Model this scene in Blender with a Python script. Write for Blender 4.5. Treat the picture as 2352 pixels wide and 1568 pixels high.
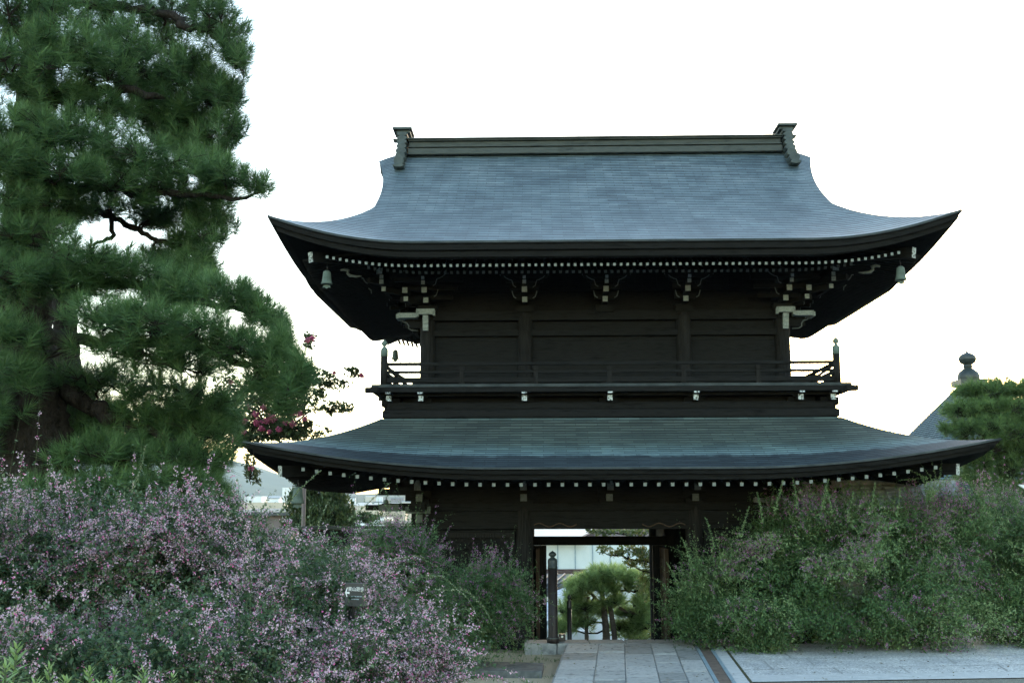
import bpy, math, random
import numpy as np
from mathutils import Vector, Matrix
R = math.radians
S = bpy.context.scene
for o in list(bpy.data.objects):
    bpy.data.objects.remove(o)

# ------------------------------------------------------------------ camera
F = 2515.0            # focal length in pixels of a 2352-wide picture
CZ, PITCH = 2.52, 8.68
CP, SP = math.cos(R(PITCH)), math.sin(R(PITCH))
cd = bpy.data.cameras.new('camera'); cam = bpy.data.objects.new('camera', cd); S.collection.objects.link(cam)
cd.sensor_width = 36; cd.lens = 36*F/2352; cd.clip_start = 0.1; cd.clip_end = 20000
cam.matrix_world = Matrix.Translation((0, 0, CZ)) @ Matrix.Rotation(R(90+PITCH), 4, 'X') @ Matrix.Rotation(R(-0.12), 4, 'Z')
S.camera = cam
# ------------------------------------------------------------------ sky, sun, exposure
SUN_EL, SUN_AZ = 7.0, 17.0      # low sun behind the gate, a little to the right
W = bpy.data.worlds.new('World'); S.world = W; W.use_nodes = True
nt = W.node_tree; bg = nt.nodes['Background']
sky = nt.nodes.new('ShaderNodeTexSky'); sky.sky_type = 'NISHITA'; sky.sun_disc = False
sky.sun_elevation = R(SUN_EL); sky.sun_rotation = R(SUN_AZ); sky.air_density = 1.0; sky.dust_density = 0.5; sky.ozone_density = 0.6
nt.links.new(sky.outputs[0], bg.inputs[0]); bg.inputs[1].default_value = 0.15
sl = bpy.data.lights.new('sun', 'SUN'); sun = bpy.data.objects.new('sun', sl); S.collection.objects.link(sun)
sl.energy = 0.5; sl.angle = R(12); sl.color = (1, .9, .76)
sd = Vector((math.sin(R(SUN_AZ))*math.cos(R(SUN_EL)), math.cos(R(SUN_AZ))*math.cos(R(SUN_EL)), math.sin(R(SUN_EL))))
sun.rotation_euler = (-sd).to_track_quat('-Z', 'Y').to_euler(); sun.location = (10, 60, 40)
S.view_settings.view_transform = 'Standard'; S.view_settings.look = 'None'
S.view_settings.exposure = 2.75; S.view_settings.gamma = 1
S.render.engine = 'CYCLES'
S.cycles.max_bounces = 6; S.cycles.diffuse_bounces = 3; S.cycles.glossy_bounces = 2; S.cycles.transmission_bounces = 4
S.cycles.volume_bounces = 0; S.cycles.transparent_max_bounces = 4; S.cycles.use_denoising = True; S.cycles.denoiser = 'OPENIMAGEDENOISE'

# ------------------------------------------------------------------ helpers
def P(x, y, Y):
    """the point at world depth Y seen at pixel (x, y) of a 2352x1568 picture"""
    u, v = (x-1176)/F, (784-y)/F
    k = Y/(CP - v*SP)
    return Vector((u*k, Y, CZ + (SP+v*CP)*k))
def PX(n, Y): return n*Y*1.0/F     # n pixels at depth Y in metres

def tag(o, label=None, cat=None, group=None, kind=None):
    if label: o['label'] = label
    if cat: o['category'] = cat
    if group: o['group'] = group
    if kind: o['kind'] = kind
    return o
def empty(name, loc=(0, 0, 0), rz=0.0):
    o = bpy.data.objects.new(name, None); S.collection.objects.link(o)
    o.location = loc; o.rotation_euler = (0, 0, rz); o.empty_display_size = .2
    return o
def link(name, me, parent=None):
    o = bpy.data.objects.new(name, me); S.collection.objects.link(o)
    if parent: o.parent = parent
    return o
def copy_tree(o, parent=None):
    c = o.copy(); S.collection.objects.link(c)
    if parent: c.parent = parent
    for ch in [k for k in bpy.data.objects if k.parent == o]:
        copy_tree(ch, c)
    return c

class MB:
    """collects polygons; build() links them as one mesh object"""
    def __init__(s): s.v, s.f, s.m, s.sm, s.uv, s.mi = [], [], [], [], [], 0
    def add(s, vs, fs, smooth=False, uvs=None):
        b = len(s.v); s.v += [tuple(p) for p in vs]
        for f in fs:
            s.f.append([b+i for i in f]); s.m.append(s.mi); s.sm.append(smooth)
            s.uv.append([uvs[i] for i in f] if uvs else None)
    def box(s, c, d, mat=None, smooth=False):
        x, y, z = c; a, b, h = d[0]/2, d[1]/2, d[2]/2
        vs = [Vector((sx*a, sy*b, sz*h)) for sz in (-1, 1) for sy in (-1, 1) for sx in (-1, 1)]
        if mat is not None: vs = [mat @ p for p in vs]
        vs = [p + Vector(c) for p in vs]
        s.add(vs, [(0, 2, 3, 1), (4, 5, 7, 6), (0, 1, 5, 4), (2, 6, 7, 3), (0, 4, 6, 2), (1, 3, 7, 5)], smooth)
    def beam(s, p, q, w, h, up=(0, 0, 1)):
        p, q = Vector(p), Vector(q); d = (q-p).normalized(); r = d.cross(Vector(up)).normalized(); u = r.cross(d)
        vs = [e + r*(a*w/2) + u*(b*h/2) for e in (p, q) for a, b in ((-1, -1), (1, -1), (1, 1), (-1, 1))]
        s.add(vs, [(3, 2, 1, 0), (4, 5, 6, 7), (0, 1, 5, 4), (1, 2, 6, 5), (2, 3, 7, 6), (3, 0, 4, 7)])
    def tube(s, pts, rad, n=6, caps=True):
        pts = [Vector(p) for p in pts]; k = len(pts)
        if not hasattr(rad, '__len__'): rad = [rad]*k
        vs = []
        for i, p in enumerate(pts):
            d = (pts[min(i+1, k-1)] - pts[max(i-1, 0)]).normalized()
            a = d.orthogonal().normalized() if i == 0 else (a - d*a.dot(d)).normalized()
            b = d.cross(a)
            vs += [p + (a*math.cos(2*math.pi*j/n) + b*math.sin(2*math.pi*j/n))*rad[i] for j in range(n)]
        fs = [(i*n+j, i*n+(j+1) % n, (i+1)*n+(j+1) % n, (i+1)*n+j) for i in range(k-1) for j in range(n)]
        if caps: fs += [tuple(range(n-1, -1, -1)), tuple((k-1)*n+j for j in range(n))]
        s.add(vs, fs, True)
    def lathe(s, prof, c=(0, 0, 0), n=20):
        vs = [(c[0]+r*math.cos(2*math.pi*j/n), c[1]+r*math.sin(2*math.pi*j/n), c[2]+z) for r, z in prof for j in range(n)]
        fs = [(i*n+j, i*n+(j+1) % n, (i+1)*n+(j+1) % n, (i+1)*n+j) for i in range(len(prof)-1) for j in range(n)]
        fs += [tuple(range(n-1, -1, -1)), tuple((len(prof)-1)*n+j for j in range(n))]
        s.add(vs, fs, True)
    def grid(s, fn, nu, nv, uvfn=None, flip=False):
        vs, uv = [], []
        for j in range(nv+1):
            for i in range(nu+1):
                p = fn(i/nu, j/nv); vs.append(p); uv.append(uvfn(i/nu, j/nv, p) if uvfn else (i/nu, j/nv))
        fs = []
        for j in range(nv):
            for i in range(nu):
                a = j*(nu+1)+i; q = (a, a+1, a+nu+2, a+nu+1); fs.append(q[::-1] if flip else q)
        s.add(vs, fs, True, uv)
    def build(s, name, mats, parent=None, bevel=0):
        me = bpy.data.meshes.new(name); me.from_pydata(s.v, [], s.f)
        for m in (mats if isinstance(mats, (list, tuple)) else [mats]): me.materials.append(m)
        me.polygons.foreach_set('material_index', s.m); me.polygons.foreach_set('use_smooth', s.sm)
        if any(u is not None for u in s.uv):
            l = me.uv_layers.new(name='UVMap'); flat = []
            for u, f in zip(s.uv, s.f):
                for i in range(len(f)): flat += list(u[i]) if u else [0, 0]
            l.data.foreach_set('uv', flat)
        o = link(name, me, parent)
        if bevel:
            b = o.modifiers.new('bevel', 'BEVEL'); b.width = bevel; b.segments = 2; b.limit_method = 'ANGLE'
        return o

def np_mesh(name, V, k, tint, mat, parent=None, smooth=False):
    """V (n*k,3): n separate k-gons; tint per vertex"""
    n = len(V)//k; me = bpy.data.meshes.new(name)
    me.vertices.add(len(V)); me.vertices.foreach_set('co', np.ascontiguousarray(V, dtype=np.float32).ravel())
    me.loops.add(len(V)); me.loops.foreach_set('vertex_index', np.arange(len(V), dtype=np.int32))
    me.polygons.add(n); me.polygons.foreach_set('loop_start', np.arange(0, n*k, k, dtype=np.int32))
    me.polygons.foreach_set('loop_total', np.full(n, k, dtype=np.int32))
    a = me.attributes.new('tint', 'FLOAT', 'POINT'); a.data.foreach_set('value', np.ascontiguousarray(tint, dtype=np.float32))
    me.materials.append(mat); me.update(); me.validate()
    return link(name, me, parent)
def nrm(a): return a/np.maximum(np.linalg.norm(a, axis=-1, keepdims=True), 1e-9)
def rvec(rng, n): return nrm(rng.normal(size=(n, 3)))
def leaf_quads(C, D, N, L, Wd):
    """diamond leaves: base C, direction D, normal N, length L, width Wd -> (n*4,3)"""
    Sd = nrm(np.cross(D, N)); L = L[:, None]; Wd = Wd[:, None]
    Nn = nrm(np.cross(Sd, D))
    m = C + D*L*.5
    return np.stack([C, m+Sd*Wd*.5+Nn*L*.06, C+D*L, m-Sd*Wd*.5+Nn*L*.06], 1).reshape(-1, 3)
def hexleaf(C, D, N, L, Wd):
    Sd = nrm(np.cross(D, N)); L = L[:, None]; Wd = Wd[:, None]; Nn = nrm(np.cross(Sd, D))
    q = [C, C+D*L*.3+Sd*Wd*.46, C+D*L*.65+Sd*Wd*.42-Nn*L*.03, C+D*L-Nn*L*.12, C+D*L*.65-Sd*Wd*.42-Nn*L*.03, C+D*L*.3-Sd*Wd*.46]
    return np.stack(q, 1).reshape(-1, 3)

# ------------------------------------------------------------------ materials
def mat(name, rough=.7, spec=.5):
    m = bpy.data.materials.new(name); m.use_nodes = True
    p = m.node_tree.nodes['Principled BSDF']; p.inputs['Roughness'].default_value = rough
    p.inputs['Specular IOR Level'].default_value = spec
    return m, m.node_tree, p
def nd(t, kind, **kw):
    n = t.nodes.new('ShaderNode'+kind)
    for k, v in kw.items(): setattr(n, k, v)
    return n
def noise(t, scale, detail=4, vec=None, rough=.6):
    n = nd(t, 'TexNoise'); n.inputs['Scale'].default_value = scale; n.inputs['Detail'].default_value = detail; n.inputs['Roughness'].default_value = rough
    if vec: t.links.new(vec, n.inputs['Vector'])
    return n
def ramp(t, fac, stops, interp='LINEAR'):
    r = nd(t, 'ValToRGB'); r.color_ramp.interpolation = interp; e = r.color_ramp.elements
    while len(e) < len(stops): e.new(.5)
    for q, (pos, col) in zip(e, stops): q.position = pos; q.color = (*col, 1)
    t.links.new(fac, r.inputs[0]); return r
def mapping(t, scale, out='Object'):
    c = nd(t, 'TexCoord'); m = nd(t, 'Mapping'); m.inputs['Scale'].default_value = scale
    t.links.new(c.outputs[out], m.inputs[0]); return m.outputs[0]
def bump(t, p, h, strength, dist=.02):
    b = nd(t, 'Bump'); b.inputs['Strength'].default_value = strength; b.inputs['Distance'].default_value = dist
    t.links.new(h, b.inputs['Height']); t.links.new(b.outputs[0], p.inputs['Normal']); return b
def mottled(name, c0, c1, scale, rough=.75, spec=.3, bs=.3, bd=.02, stretch=(1, 1, 1), c2=None):
    m, t, p = mat(name, rough, spec); v = mapping(t, stretch)
    n = noise(t, scale, 6, v)
    st = [(.3, c0), (.7, c1)] if c2 is None else [(.28, c0), (.5, c1), (.72, c2)]
    r = ramp(t, n.outputs[0], st); t.links.new(r.outputs[0], p.inputs['Base Color'])
    n2 = noise(t, scale*4, 5, v); bump(t, p, n2.outputs[0], bs, bd)
    return m
WOOD = mottled('weathered_wood', (.0042, .0047, .0049), (.0150, .0157, .0158), 3.0, .8, .05, .35, .01, (1, 1, 9), (.0085, .0090, .0092))
WOODV = mottled('weathered_post_wood', (.006, .0062, .0062), (.024, .0238, .023), 5.0, .8, .08, .4, .01, (6, 6, .6))
WOODB = mottled('brown_door_wood', (.045, .030, .020), (.10, .068, .045), 4.0, .75, .25, .3, .01, (6, 6, .7))
EDGE = mottled('deck_edge_copper', (.020, .027, .029), (.060, .072, .075), 2.5, .7, .15, .2, .01)
def paint(name, lo, hi, flake):
    m, t, p = mat(name, .75, .3); v = mapping(t, (1, 1, 1)); n = noise(t, 26, 5, v)
    r = ramp(t, n.outputs[0], [(flake, (.06, .065, .06)), (flake+.05, lo), (.7, hi)]); t.links.new(r.outputs[0], p.inputs['Base Color']); return m
WHITE = paint('white_painted_end', (.165, .205, .205), (.285, .33, .33), .30)
WHITEF = paint('flaking_white_paint', (.38, .44, .46), (.62, .68, .70), .44)
GREYP = paint('dull_painted_end', (.062, .076, .074), (.115, .135, .132), .30)
VERD = mottled('verdigris_bronze', (.035, .055, .048), (.11, .155, .14), 6, .75, .3, .2, .01, c2=(.062, .092, .083))
RIDGE = mottled('ridge_copper', (.022, .030, .031), (.060, .072, .070), 1.6, .7, .2, .25, .02, (1, 4, 4), (.036, .047, .047))
BLACK = mottled('black_paint', (.012, .012, .014), (.022, .02, .02), 4, .45, .5, .1, .005)
POSTW = mottled('dark_red_brown_post', (.010, .007, .007), (.020, .014, .014), 5, .55, .4, .15, .005, (5, 5, .6))

HALLT = mottled('hall_tile', (.06, .078, .09), (.12, .142, .16), 3, .8, .2, .3, .03, (.3, 1, 4))
def copper(name, lower, dull=False):
    m, t, p = mat(name, .5, .5)
    uv = nd(t, 'UVMap'); uv.uv_map = 'UVMap'
    br = nd(t, 'TexBrick'); br.offset = .5; br.inputs['Scale'].default_value = 1
    br.inputs['Brick Width'].default_value = 1; br.inputs['Row Height'].default_value = 1
    br.inputs['Mortar Size'].default_value = .02 if lower else .02; br.inputs['Mortar Smooth'].default_value = .15
    br.inputs['Color1'].default_value = (.72, .73, .75, 1); br.inputs['Color2'].default_value = (1.22, 1.21, 1.19, 1); br.inputs['Mortar'].default_value = (.6, .6, .6, 1)
    mp = nd(t, 'Mapping'); mp.inputs['Scale'].default_value = (1/.42, 1, 1)
    t.links.new(uv.outputs[0], mp.inputs[0]); t.links.new(mp.outputs[0], br.inputs['Vector'])
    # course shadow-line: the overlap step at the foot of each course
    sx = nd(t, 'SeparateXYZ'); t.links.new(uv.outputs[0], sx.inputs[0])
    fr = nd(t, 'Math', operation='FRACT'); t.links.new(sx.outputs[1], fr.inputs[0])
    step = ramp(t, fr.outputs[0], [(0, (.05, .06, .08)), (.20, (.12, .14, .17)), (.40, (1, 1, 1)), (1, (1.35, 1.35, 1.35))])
    mp2 = nd(t, 'Mapping'); mp2.inputs['Scale'].default_value = (.9, .10, 1); t.links.new(uv.outputs[0], mp2.inputs[0])
    n = noise(t, 1.0, 6, mp2.outputs[0], .65)
    mp3 = nd(t, 'Mapping'); mp3.inputs['Scale'].default_value = (3.4, .16, 1); t.links.new(uv.outputs[0], mp3.inputs[0])
    n3 = noise(t, 1.0, 3, mp3.outputs[0])
    if lower:
        # old copper keeps distinct bands: pale verdigris under the drip of the upper eave, bare dark metal below it
        wob = nd(t, 'Math', operation='MULTIPLY_ADD'); wob.inputs[1].default_value = 3.4; t.links.new(n3.outputs[0], wob.inputs[0]); t.links.new(sx.outputs[1], wob.inputs[2])
        dv = nd(t, 'Math', operation='DIVIDE'); dv.inputs[1].default_value = 26; t.links.new(wob.outputs[0], dv.inputs[0])
        base = ramp(t, dv.outputs[0], [(0, (.026, .040, .052)), (.285, (.027, .040, .050)), (.325, (.105, .165, .185)), (.42, (.085, .135, .140)), (.53, (.056, .080, .075)), (.86, (.056, .072, .064)), (.96, (.085, .13, .125))])
        blot = ramp(t, n.outputs[0], [(.3, (.78, .78, .80)), (.7, (1.2, 1.22, 1.2))])
    else:
        base = ramp(t, n.outputs[0], [(.28, (.042, .069, .086)), (.5, (.078, .117, .140)), (.72, (.125, .168, .192))])
        blot = ramp(t, n3.outputs[0], [(.3, (.82, .84, .86)), (.7, (1.15, 1.13, 1.12))])
    def mul(a, b):
        x = nd(t, 'MixRGB', blend_type='MULTIPLY'); x.inputs[0].default_value = 1; t.links.new(a, x.inputs[1]); t.links.new(b, x.inputs[2]); return x.outputs[0]
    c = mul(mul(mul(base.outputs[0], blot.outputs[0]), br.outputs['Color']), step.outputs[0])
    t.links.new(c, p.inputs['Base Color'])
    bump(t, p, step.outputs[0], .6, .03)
    p.inputs['Roughness'].default_value = .42 if not lower else .5
    if dull: p.inputs['Roughness'].default_value = .9; p.inputs['Specular IOR Level'].default_value = .1
    return m
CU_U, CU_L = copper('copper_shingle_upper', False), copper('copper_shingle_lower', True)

def foliage(name, c0, c1, c2=None, trans=.3, rough=.55, spec=.35):
    m, t, p = mat(name, rough, spec); a = nd(t, 'Attribute'); a.attribute_name = 'tint'
    st = [(0, c0), (1, c1)] if c2 is None else [(0, c0), (.55, c1), (1, c2)]
    r = ramp(t, a.outputs['Fac'], st); t.links.new(r.outputs[0], p.inputs['Base Color'])
    tr = nd(t, 'BsdfTranslucent'); t.links.new(r.outputs[0], tr.inputs[0])
    mx = nd(t, 'MixShader'); mx.inputs[0].default_value = trans
    t.links.new(p.outputs[0], mx.inputs[1]); t.links.new(tr.outputs[0], mx.inputs[2])
    t.links.new(mx.outputs[0], t.nodes['Material Output'].inputs[0]); return m
NEEDLE = foliage('pine_needles', (.024, .058, .022), (.066, .142, .048), (.13, .235, .088), .2, .5, .3)
NEEDLE2 = foliage('pine_needles_garden', (.055, .11, .035), (.12, .21, .065), (.20, .31, .11), .35)
NEEDLE3 = foliage('pine_needles_pale', (.15, .23, .085), (.25, .37, .14), (.35, .46, .20), .6)
HAGI = foliage('bush_clover_leaf', (.030, .070, .034), (.085, .150, .070), (.30, .35, .23), .3)
HAGI2 = foliage('bush_clover_leaf_far', (.032, .085, .034), (.105, .200, .075), (.27, .38, .18), .40)
FLOWER = foliage('bush_clover_flower', (.54, .36, .48), (.76, .58, .70), (.68, .17, .43), .35, .6, .2)
FLOWER2 = foliage('bush_clover_flower_far', (.36, .17, .36), (.48, .26, .46), (.52, .11, .40), .35, .6, .2)
AZAL = foliage('pale_green_leaf', (.10, .19, .055), (.19, .31, .10), (.27, .38, .15), .3, .4, .4)
MYRT = foliage('crape_myrtle_leaf', (.030, .055, .022), (.065, .10, .040), (.12, .12, .05), .3)
PINK = foliage('crape_myrtle_flower', (.27, .035, .10), (.38, .075, .165), (.46, .16, .24), .3)
CONIF = foliage('conifer_leaf', (.035, .065, .025), (.08, .125, .045), (.14, .16, .06), .25)
MAPLE = foliage('maple_leaf', (.08, .14, .045), (.17, .24, .08), (.36, .25, .08), .35)
WEED = foliage('low_weed', (.05, .10, .035), (.11, .18, .06), (.17, .24, .09), .3)
BARK = mottled('pine_bark', (.006, .006, .0055), (.045, .040, .036), 9, .95, .1, 1.0, .08, (1, 1, .28), (.016, .0145, .013))
BARKP = mottled('pale_pine_bark', (.07, .06, .05), (.16, .135, .11), 9, .9, .15, .5, .03)
TWIG = mottled('twig_bark', (.012, .010, .009), (.035, .028, .024), 9, .9, .15, .3, .01)
STEM = mottled('green_stem', (.05, .075, .035), (.10, .12, .06), 9, .8, .15, .2, .01)

STONE = mottled('grey_stone', (.145, .155, .155), (.40, .41, .405), 6, .85, .3, .7, .01, (1, 1, 1), (.27, .28, .28))
def ground_mat():
    m, t, p = mat('court_ground', .95, .15); v = mapping(t, (1, 1, 1))
    n2 = noise(t, 60, 3, v); n3 = noise(t, 2.4, 6, v)
    r = ramp(t, n2.outputs[0], [(.3, (.36, .30, .21)), (.7, (.62, .53, .385))])
    g = ramp(t, n3.outputs[0], [(.60, (0, 0, 0)), (.80, (1, 1, 1))])
    mx = nd(t, 'MixRGB'); t.links.new(g.outputs[0], mx.inputs[0]); t.links.new(r.outputs[0], mx.inputs[1]); mx.inputs[2].default_value = (.11, .125, .055, 1)
    # the sandy bed lies only beside the path; the rest of the court is dark gravel and moss
    c = nd(t, 'TexCoord'); d = nd(t, 'VectorMath', operation='DISTANCE'); d.inputs[1].default_value = (-.5, 19, -.2); t.links.new(c.outputs['Object'], d.inputs[0])
    ad = nd(t, 'Math', operation='MULTIPLY_ADD'); ad.inputs[1].default_value = 1.6; t.links.new(n3.outputs[0], ad.inputs[0]); t.links.new(d.outputs['Value'], ad.inputs[2])
    k = ramp(t, ad.outputs[0], [(.0, (0, 0, 0)), (1, (1, 1, 1))]); k.color_ramp.elements[0].position = 0
    mr = nd(t, 'MapRange'); mr.inputs[1].default_value = 3.2; mr.inputs[2].default_value = 4.4; t.links.new(ad.outputs[0], mr.inputs[0])
    far = ramp(t, n2.outputs[0], [(.3, (.050, .056, .050)), (.7, (.105, .112, .105))])
    m2 = nd(t, 'MixRGB'); t.links.new(mr.outputs[0], m2.inputs[0]); t.links.new(mx.outputs[0], m2.inputs[1]); t.links.new(far.outputs[0], m2.inputs[2])
    t.links.new(m2.outputs[0], p.inputs['Base Color']); bump(t, p, n2.outputs[0], .6, .02); return m
def gravel_mat():
    m, t, p = mat('fine_gravel', .9, .2); v = mapping(t, (1, 1, 1))
    vo = nd(t, 'TexVoronoi'); vo.inputs['Scale'].default_value = 38; t.links.new(v, vo.inputs['Vector'])
    n = noise(t, 1.3, 5, v)
    r = ramp(t, vo.outputs['Color'], [(.1, (.34, .345, .345)), (.9, (.74, .745, .735))])
    b = ramp(t, n.outputs[0], [(.3, (.75, .77, .8)), (.7, (1.15, 1.15, 1.15))])
    mx = nd(t, 'MixRGB', blend_type='MULTIPLY'); mx.inputs[0].default_value = 1; t.links.new(r.outputs[0], mx.inputs[1]); t.links.new(b.outputs[0], mx.inputs[2])
    t.links.new(mx.outputs[0], p.inputs['Base Color']); bump(t, p, vo.outputs['Distance'], .5, .015); return m
SLABM = mottled('dark_slab', (.06, .066, .066), (.17, .18, .178), 6, .85, .3, .7, .01)
MOSS = mottled('mossy_joint', (.04, .045, .03), (.12, .12, .07), 14, .95, .1, .5, .01)
GROUND, GRAVEL = ground_mat(), gravel_mat()
GRAVELD = mottled('loose_gravel', (.10, .10, .085), (.36, .35, .30), 45, .95, .2, .6, .02)
STONE2 = mottled('worn_stone', (.17, .18, .18), (.46, .467, .46), 8, .85, .3, .7, .01, (1, 1, 1), (.31, .32, .317))
STONE3 = mottled('dark_stone', (.10, .11, .11), (.29, .30, .295), 5, .85, .3, .5, .01, (1, 1, 1), (.18, .19, .19))
KERB = mottled('pale_kerb_stone', (.46, .475, .48), (.60, .61, .61), 6, .85, .3, .4, .01)
DRAINM = mottled('rusty_drain_cover', (.13, .10, .085), (.22, .17, .14), 7, .7, .3, .3, .01)
STEEL = mottled('blue_grey_steel', (.22, .31, .37), (.34, .43, .48), 5, .5, .5, .1, .005)
PLASTER = mottled('pale_panel', (.62, .70, .70), (.70, .77, .77), 1.2, .7, .3, .05, .005)
PALEROOF = mottled('pale_sheet_roof', (.55, .50, .47), (.68, .62, .58), 1.0, .5, .4, .1, .01)
BROWN = mottled('brown_fascia', (.07, .045, .045), (.11, .07, .07), 2, .6, .3, .1, .01)
DARKTILE = mottled('dark_tile', (.045, .055, .062), (.09, .10, .11), 4, .55, .4, .3, .02)
BLUETILE = mottled('pale_blue_tile', (.20, .26, .36), (.62, .68, .76), 9, .5, .5, .4, .03)
GREYTILE = mottled('grey_roof_tile', (.16, .19, .215), (.30, .335, .36), 5, .5, .5, .3, .02)
BEIGE = mottled('beige_wall', (.50, .44, .36), (.60, .54, .45), .6, .8, .2, .05, .01)
MAUVE = mottled('dull_mauve_wall', (.17, .14, .14), (.22, .185, .185), .6, .8, .2, .05, .01)
PALEW = mottled('white_wall', (.66, .70, .72), (.78, .80, .82), .6, .7, .3, .05, .01)
WINDOW = mottled('window_glass_dark', (.06, .09, .11), (.12, .16, .19), .6, .25, .6, 0, .01)
HILLM = mottled('wooded_hill', (.035, .060, .040), (.075, .105, .07), .004, .95, .1, 0, .01)
SIGNM = mottled('dark_grey_board', (.040, .041, .041), (.062, .063, .062), 5, .6, .3, .1, .005)
LETTER, _t, _p = mat('white_lettering', .6, .3); _p.inputs['Base Color'].default_value = (.75, .78, .78, 1)

# ------------------------------------------------------------------ the setting
def sst(a, b, x):
    t = min(1, max(0, (x-a)/(b-a))); return t*t*(3-2*t)
def HG(x, y):
    z = -.20
    z += 1.15*sst(.3, -2.4, x)*sst(12.5, 9.0, y)*sst(-3, 2, y)
    gx = sst(-.15, .05, x)*sst(4.4, 4.1, x)
    z -= .85*gx*sst(22.0, 24.0, y)*sst(44, 36, y)
    z -= 5.2*sst(30.2, 44, y) + 3.0*sst(60, 220, y)
    return z
def axis(*segs):
    out = []
    for a, b, n in segs: out += [a+(b-a)*i/n for i in range(n)]
    return out + [segs[-1][1]]
xs = axis((-6000, -600, 6), (-600, -60, 6), (-60, -8, 8), (-8, 8, 64), (8, 60, 10), (60, 600, 6), (600, 6000, 6))
ys = axis((-300, -20, 5), (-20, 0, 6), (0, 15, 20), (15, 34, 60), (34, 60, 20), (60, 300, 8), (300, 9000, 8))
mb = MB(); vs = [(x, y, HG(x, y)) for y in ys for x in xs]; nx = len(xs)
mb.add(vs, [(j*nx+i, j*nx+i+1, (j+1)*nx+i+1, (j+1)*nx+i) for j in range(len(ys)-1) for i in range(nx-1)], True)
tag(mb.build('ground', GROUND), kind='structure')

# hills beyond the town
rng = np.random.default_rng(5)
def hillz(x, y):
    h = 120 + 190*sst(-900, -1750, x) + 30*math.sin(x*.0021+1) + 12*math.sin(x*.0093) + 6*math.sin(x*.023+2)
    t = min(1, max(0, (y-900)/5600)); return -9 + (h+9)*t**1.5
mb = MB(); mb.grid(lambda u, v: (-7000+14000*u, 900+5600*v, hillz(-7000+14000*u, 900+5600*v)), 160, 24)
mb.grid(lambda u, v: (-7000+14000*u, 6500+3500*v, -9+(hillz(-7000+14000*u, 6500)+9)*(1-v*v)), 160, 8)
tag(mb.build('hills', HILLM), kind='structure')
mb = MB(); mb.grid(lambda u, v: (-9000+18000*u, 9500+2500*v, -9+(210+70*math.sin(u*9+1)+24*math.sin(u*31))*math.sin(math.pi*.5*v)), 120, 8)
tag(mb.build('far_hills', HILLM), kind='structure')

# stone path: slabs with open joints, slightly skewed to the gate
def pathX(y, e): return e + .096*(y-21.2)            # e: x at Y=21.2
mb = MB(); rg = random.Random(4)
cols = [1.02, 1.62, 2.10, 2.60, 3.02, 3.40]
mb.mi = 3
mb.add([(pathX(y, e), y, -.016) for e, y in ((1.0, -2), (3.42, -2), (3.42, 21.9), (1.0, 21.9))] , [(0, 1, 2, 3)])
for i in range(5):
    y = -2 + rg.uniform(0, .6)
    while y < 21.3:
        y2 = min(21.32, y+rg.uniform(.7, 1.6)); z = rg.uniform(-.004, .006); g = .008; mb.mi = rg.choice((0, 0, 1, 1, 2))
        a, b = cols[i]+g, cols[i+1]-g
        q = [(pathX(y+g, a), y+g), (pathX(y+g, b), y+g), (pathX(y2-g, b), y2-g), (pathX(y2-g, a), y2-g)]
        mb.add([(*p, z) for p in q]+[(*p, -.21) for p in q], [(0, 1, 2, 3), (0, 4, 5, 1), (1, 5, 6, 2), (2, 6, 7, 3), (3, 7, 4, 0)])
        y = y2
tag(mb.build('path', [STONE, STONE2, STONE3, STONE3], bevel=.012), kind='structure')
# platform sill across the head of the path
mb = MB(); x = .22
for wd in (.62, .62, .70, .60, .66, .62, .60, .5):
    mb.box((x+wd/2, 21.65, -.125), (wd-.012, .62, .26)); x += wd
tag(mb.build('stone_platform', STONE3, bevel=.02), kind='structure')
mb = MB()
for k in range(6): mb.box((2.1, 22.1+.32*k, -.24-.17*k), (3.7, .36, .22))
tag(mb.build('stairs', STONE, bevel=.015), kind='structure')

# drain strip, kerb and gravel road on the right
def strip(e0, e1, z, y0=-2, y1=20.95, m=None, name=None, th=.16):
    mb = MB(); q = [(pathX(y0, e0), y0), (pathX(y0, e1), y0), (pathX(y1, e1), y1), (pathX(y1, e0), y1)]
    mb.add([(*p, z) for p in q]+[(*p, z-th) for p in q], [(0, 1, 2, 3), (0, 4, 5, 1), (1, 5, 6, 2), (2, 6, 7, 3), (3, 7, 4, 0)])
    tag(mb.build(name, m), kind='structure')
strip(3.41, 3.47, -.006, m=STEEL, name='drain_edge')
strip(3.474, 3.66, -.014, m=DRAINM, name='drain_cover')
strip(3.664, 3.72, -.006, m=STEEL, name='drain_edge')
strip(3.724, 3.92, -.010, m=KERB, name='kerb')
strip(3.925, 3.965, -.006, m=MOSS, name='joint_moss', th=.05)
# road bearing right; front kerb line and back edge run nearly level in view
mb = MB()
A = [P(1722, 1562, 16.75), P(1663, 1489, 20.85)]
def rd(x, y, z=-.02):
    p = P(x, y, 20); k = (z-CZ)/(p.z-CZ); return (p.x*k, p.y*k, z)
mb.add([rd(1713, 1561), rd(2900, 1545), rd(2900, 1440), rd(2352, 1458), rd(2000, 1472), rd(1660, 1486)], [(0, 1, 2, 3, 4, 5)])
tag(mb.build('road', GRAVEL), kind='structure')
mb = MB()
q = [rd(1722, 1566, -.012), rd(2900, 1550, -.012), rd(2900, 1545, -.012), rd(1722, 1561, -.012)]
mb.add(q, [(0, 1, 2, 3)]); mb.add([rd(1722, 1561, -.014), rd(2900, 1545, -.014), rd(2900, 1536, -.014), rd(1711, 1551, -.014)], [(0, 1, 2, 3)])
tag(mb.build('road_edge', KERB), kind='structure')
mb = MB()      # joints between the road's long slabs
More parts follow.
